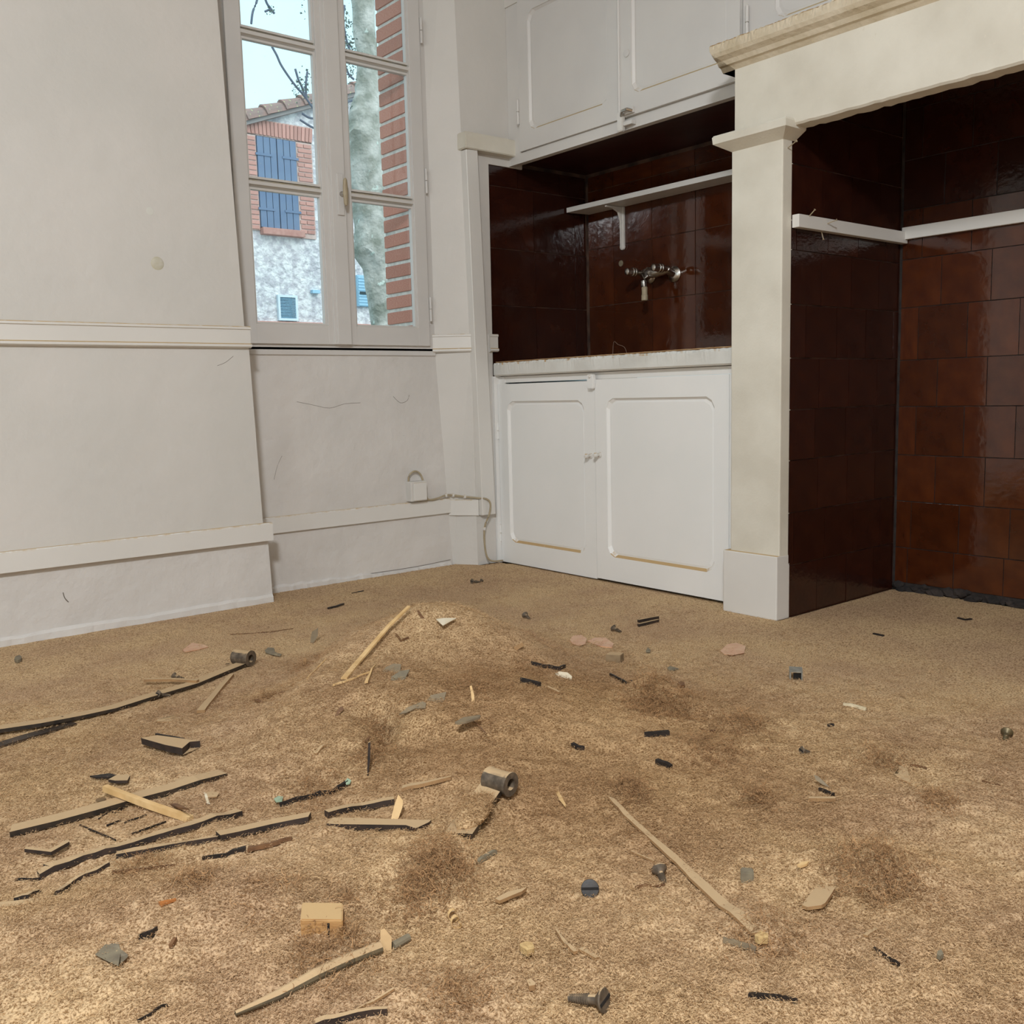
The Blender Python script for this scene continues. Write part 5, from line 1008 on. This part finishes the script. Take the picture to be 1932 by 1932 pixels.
# plane tree trunk
bark = mat('plane_tree_bark', (140, 138, 126), (196, 188, 180), rough=.85, scale=7, detail=7, bump=1, bscale=26, dist=.02, noise_pow=(.38, .62), specks=.66, speckcol=(206, 210, 200), spscale=13)
TY = 7.0; prof = [(760, 715, 752), (690, 707, 742), (612, 702, 735), (575, 697, 734), (546, 691, 733), (507, 686, 731), (481, 672, 730), (445, 669, 728), (420, 672, 726), (385, 668, 725), (350, 664, 724), (300, 656, 721), (262, 653, 719), (225, 658, 717), (190, 670, 716), (160, 674, 714), (130, 676, 712), (100, 675, 709), (80, 670, 708), (55, 668, 707), (0, 665, 704), (-80, 655, 700), (-200, 640, 690)]
tr = thing('plane_tree', (4.4, TY, -.4), 'gnarled mottled plane tree trunk outside the right window sash', 'tree')
secs = []; n = 22
for i, (y_, a_, b_) in enumerate(prof):
    A1, B1 = pl(1, TY, a_, y_), pl(1, TY, b_, y_); c = (A1+B1)/2; R = (B1-A1).length/2*.93
    if i == 0: secs.append([(c.x+math.cos(q*math.tau/n)*R*1.5, TY+math.sin(q*math.tau/n)*R*1.5, -.4) for q in range(n)])
    secs.append([(c.x+math.cos(q*math.tau/n)*R*(1+.09*float(vnoise(np.array(q*.7+i*.9), np.array(i*1.3), 9))), TY+math.sin(q*math.tau/n)*R, c.z+.03*math.sin(q*1.1+i)) for q in range(n)])
bm = BM(); ring_sweep(bm, secs); bmesh.ops.subdivide_edges(bm, edges=bm.edges[:], cuts=2, use_grid_fill=True, smooth=.7)
for v in bm.verts:
    q = v.co; k = .035*float(vnoise(np.array(q.x*14+q.z*3), np.array(q.z*16+q.y*9), 21))+.02*float(vnoise(np.array(q.x*30+q.y*22), np.array(q.z*22), 23)); v.co = q+Vector(((q.x-4.3)*k*6, (q.y-TY)*k*6, k*.6))
obj('trunk', bm, bark, tr, smooth=True)
twm = mat('dark_twig', (84, 92, 110), (100, 104, 118), rough=.8, scale=20)
leafm = mat('dark_ivy_leaf', (74, 88, 84), (100, 110, 100), rough=.7, scale=20)
def twig(pts, y, r, label=None):
    P = [pl(1, y, *p) for p in pts]; bm = BM(); tube(bm, smooth_path(P, 4), r, 6); return obj('twig', bm, twm, tr)
for pts in ([(513, 88), (522, 104), (530, 122), (545, 145), (560, 165), (575, 182), (600, 215), (650, 260)], [(486, -30), (485, 0), (477, 22), (474, 45)], [(495, -20), (503, 5), (510, 15), (518, 26)], [(510, 17), (500, 22)], [(575, 182), (570, 165), (563, 150), (557, 130)], [(578, 184), (577, 160), (580, 135)], [(600, 245), (585, 238), (566, 226)], [(598, 224), (583, 222), (570, 214)], [(668, 110), (655, 80), (648, 40), (650, 10)], [(668, 150), (658, 140), (650, 120)], [(664, 190), (652, 195), (640, 208)]):
    twig(pts, 6.6, .008)
V, F = [], []; rr = np.random.default_rng(5)
for (cx, cy3, sx, sy_2, nn2) in ((574, 160, 7, 14, 60), (565, 172, 8, 7, 30), (654, 60, 6, 32, 130), (660, 95, 8, 14, 70), (656, 132, 8, 14, 80), (653, 196, 4, 6, 25), (511, 20, 5, 4, 14), (572, 5, 3, 18, 10)):
    for _ in range(nn2):
        p = pl(1, 6.6+rr.uniform(-.15, .15), cx+rr.normal()*sx, cy3+rr.normal()*sy_2); a = rr.normal(size=3); a /= np.linalg.norm(a); b = np.cross(a, rr.normal(size=3)); b /= np.linalg.norm(b); s = rr.uniform(.007, .016); p = np.array(p); k = len(V)
        V += [p-a*s, p-b*s*.6, p+a*s, p+b*s*.6]; F.append((k, k+1, k+2, k+3))
me = mesh_np('leaves', np.array(V), np.array(F), False); me.materials.append(leafm); lo = bpy.data.objects.new('leaves', me); COL.objects.link(lo); lo.parent = tr; lo.location = -WL[tr]; tag(lo, kind='stuff')
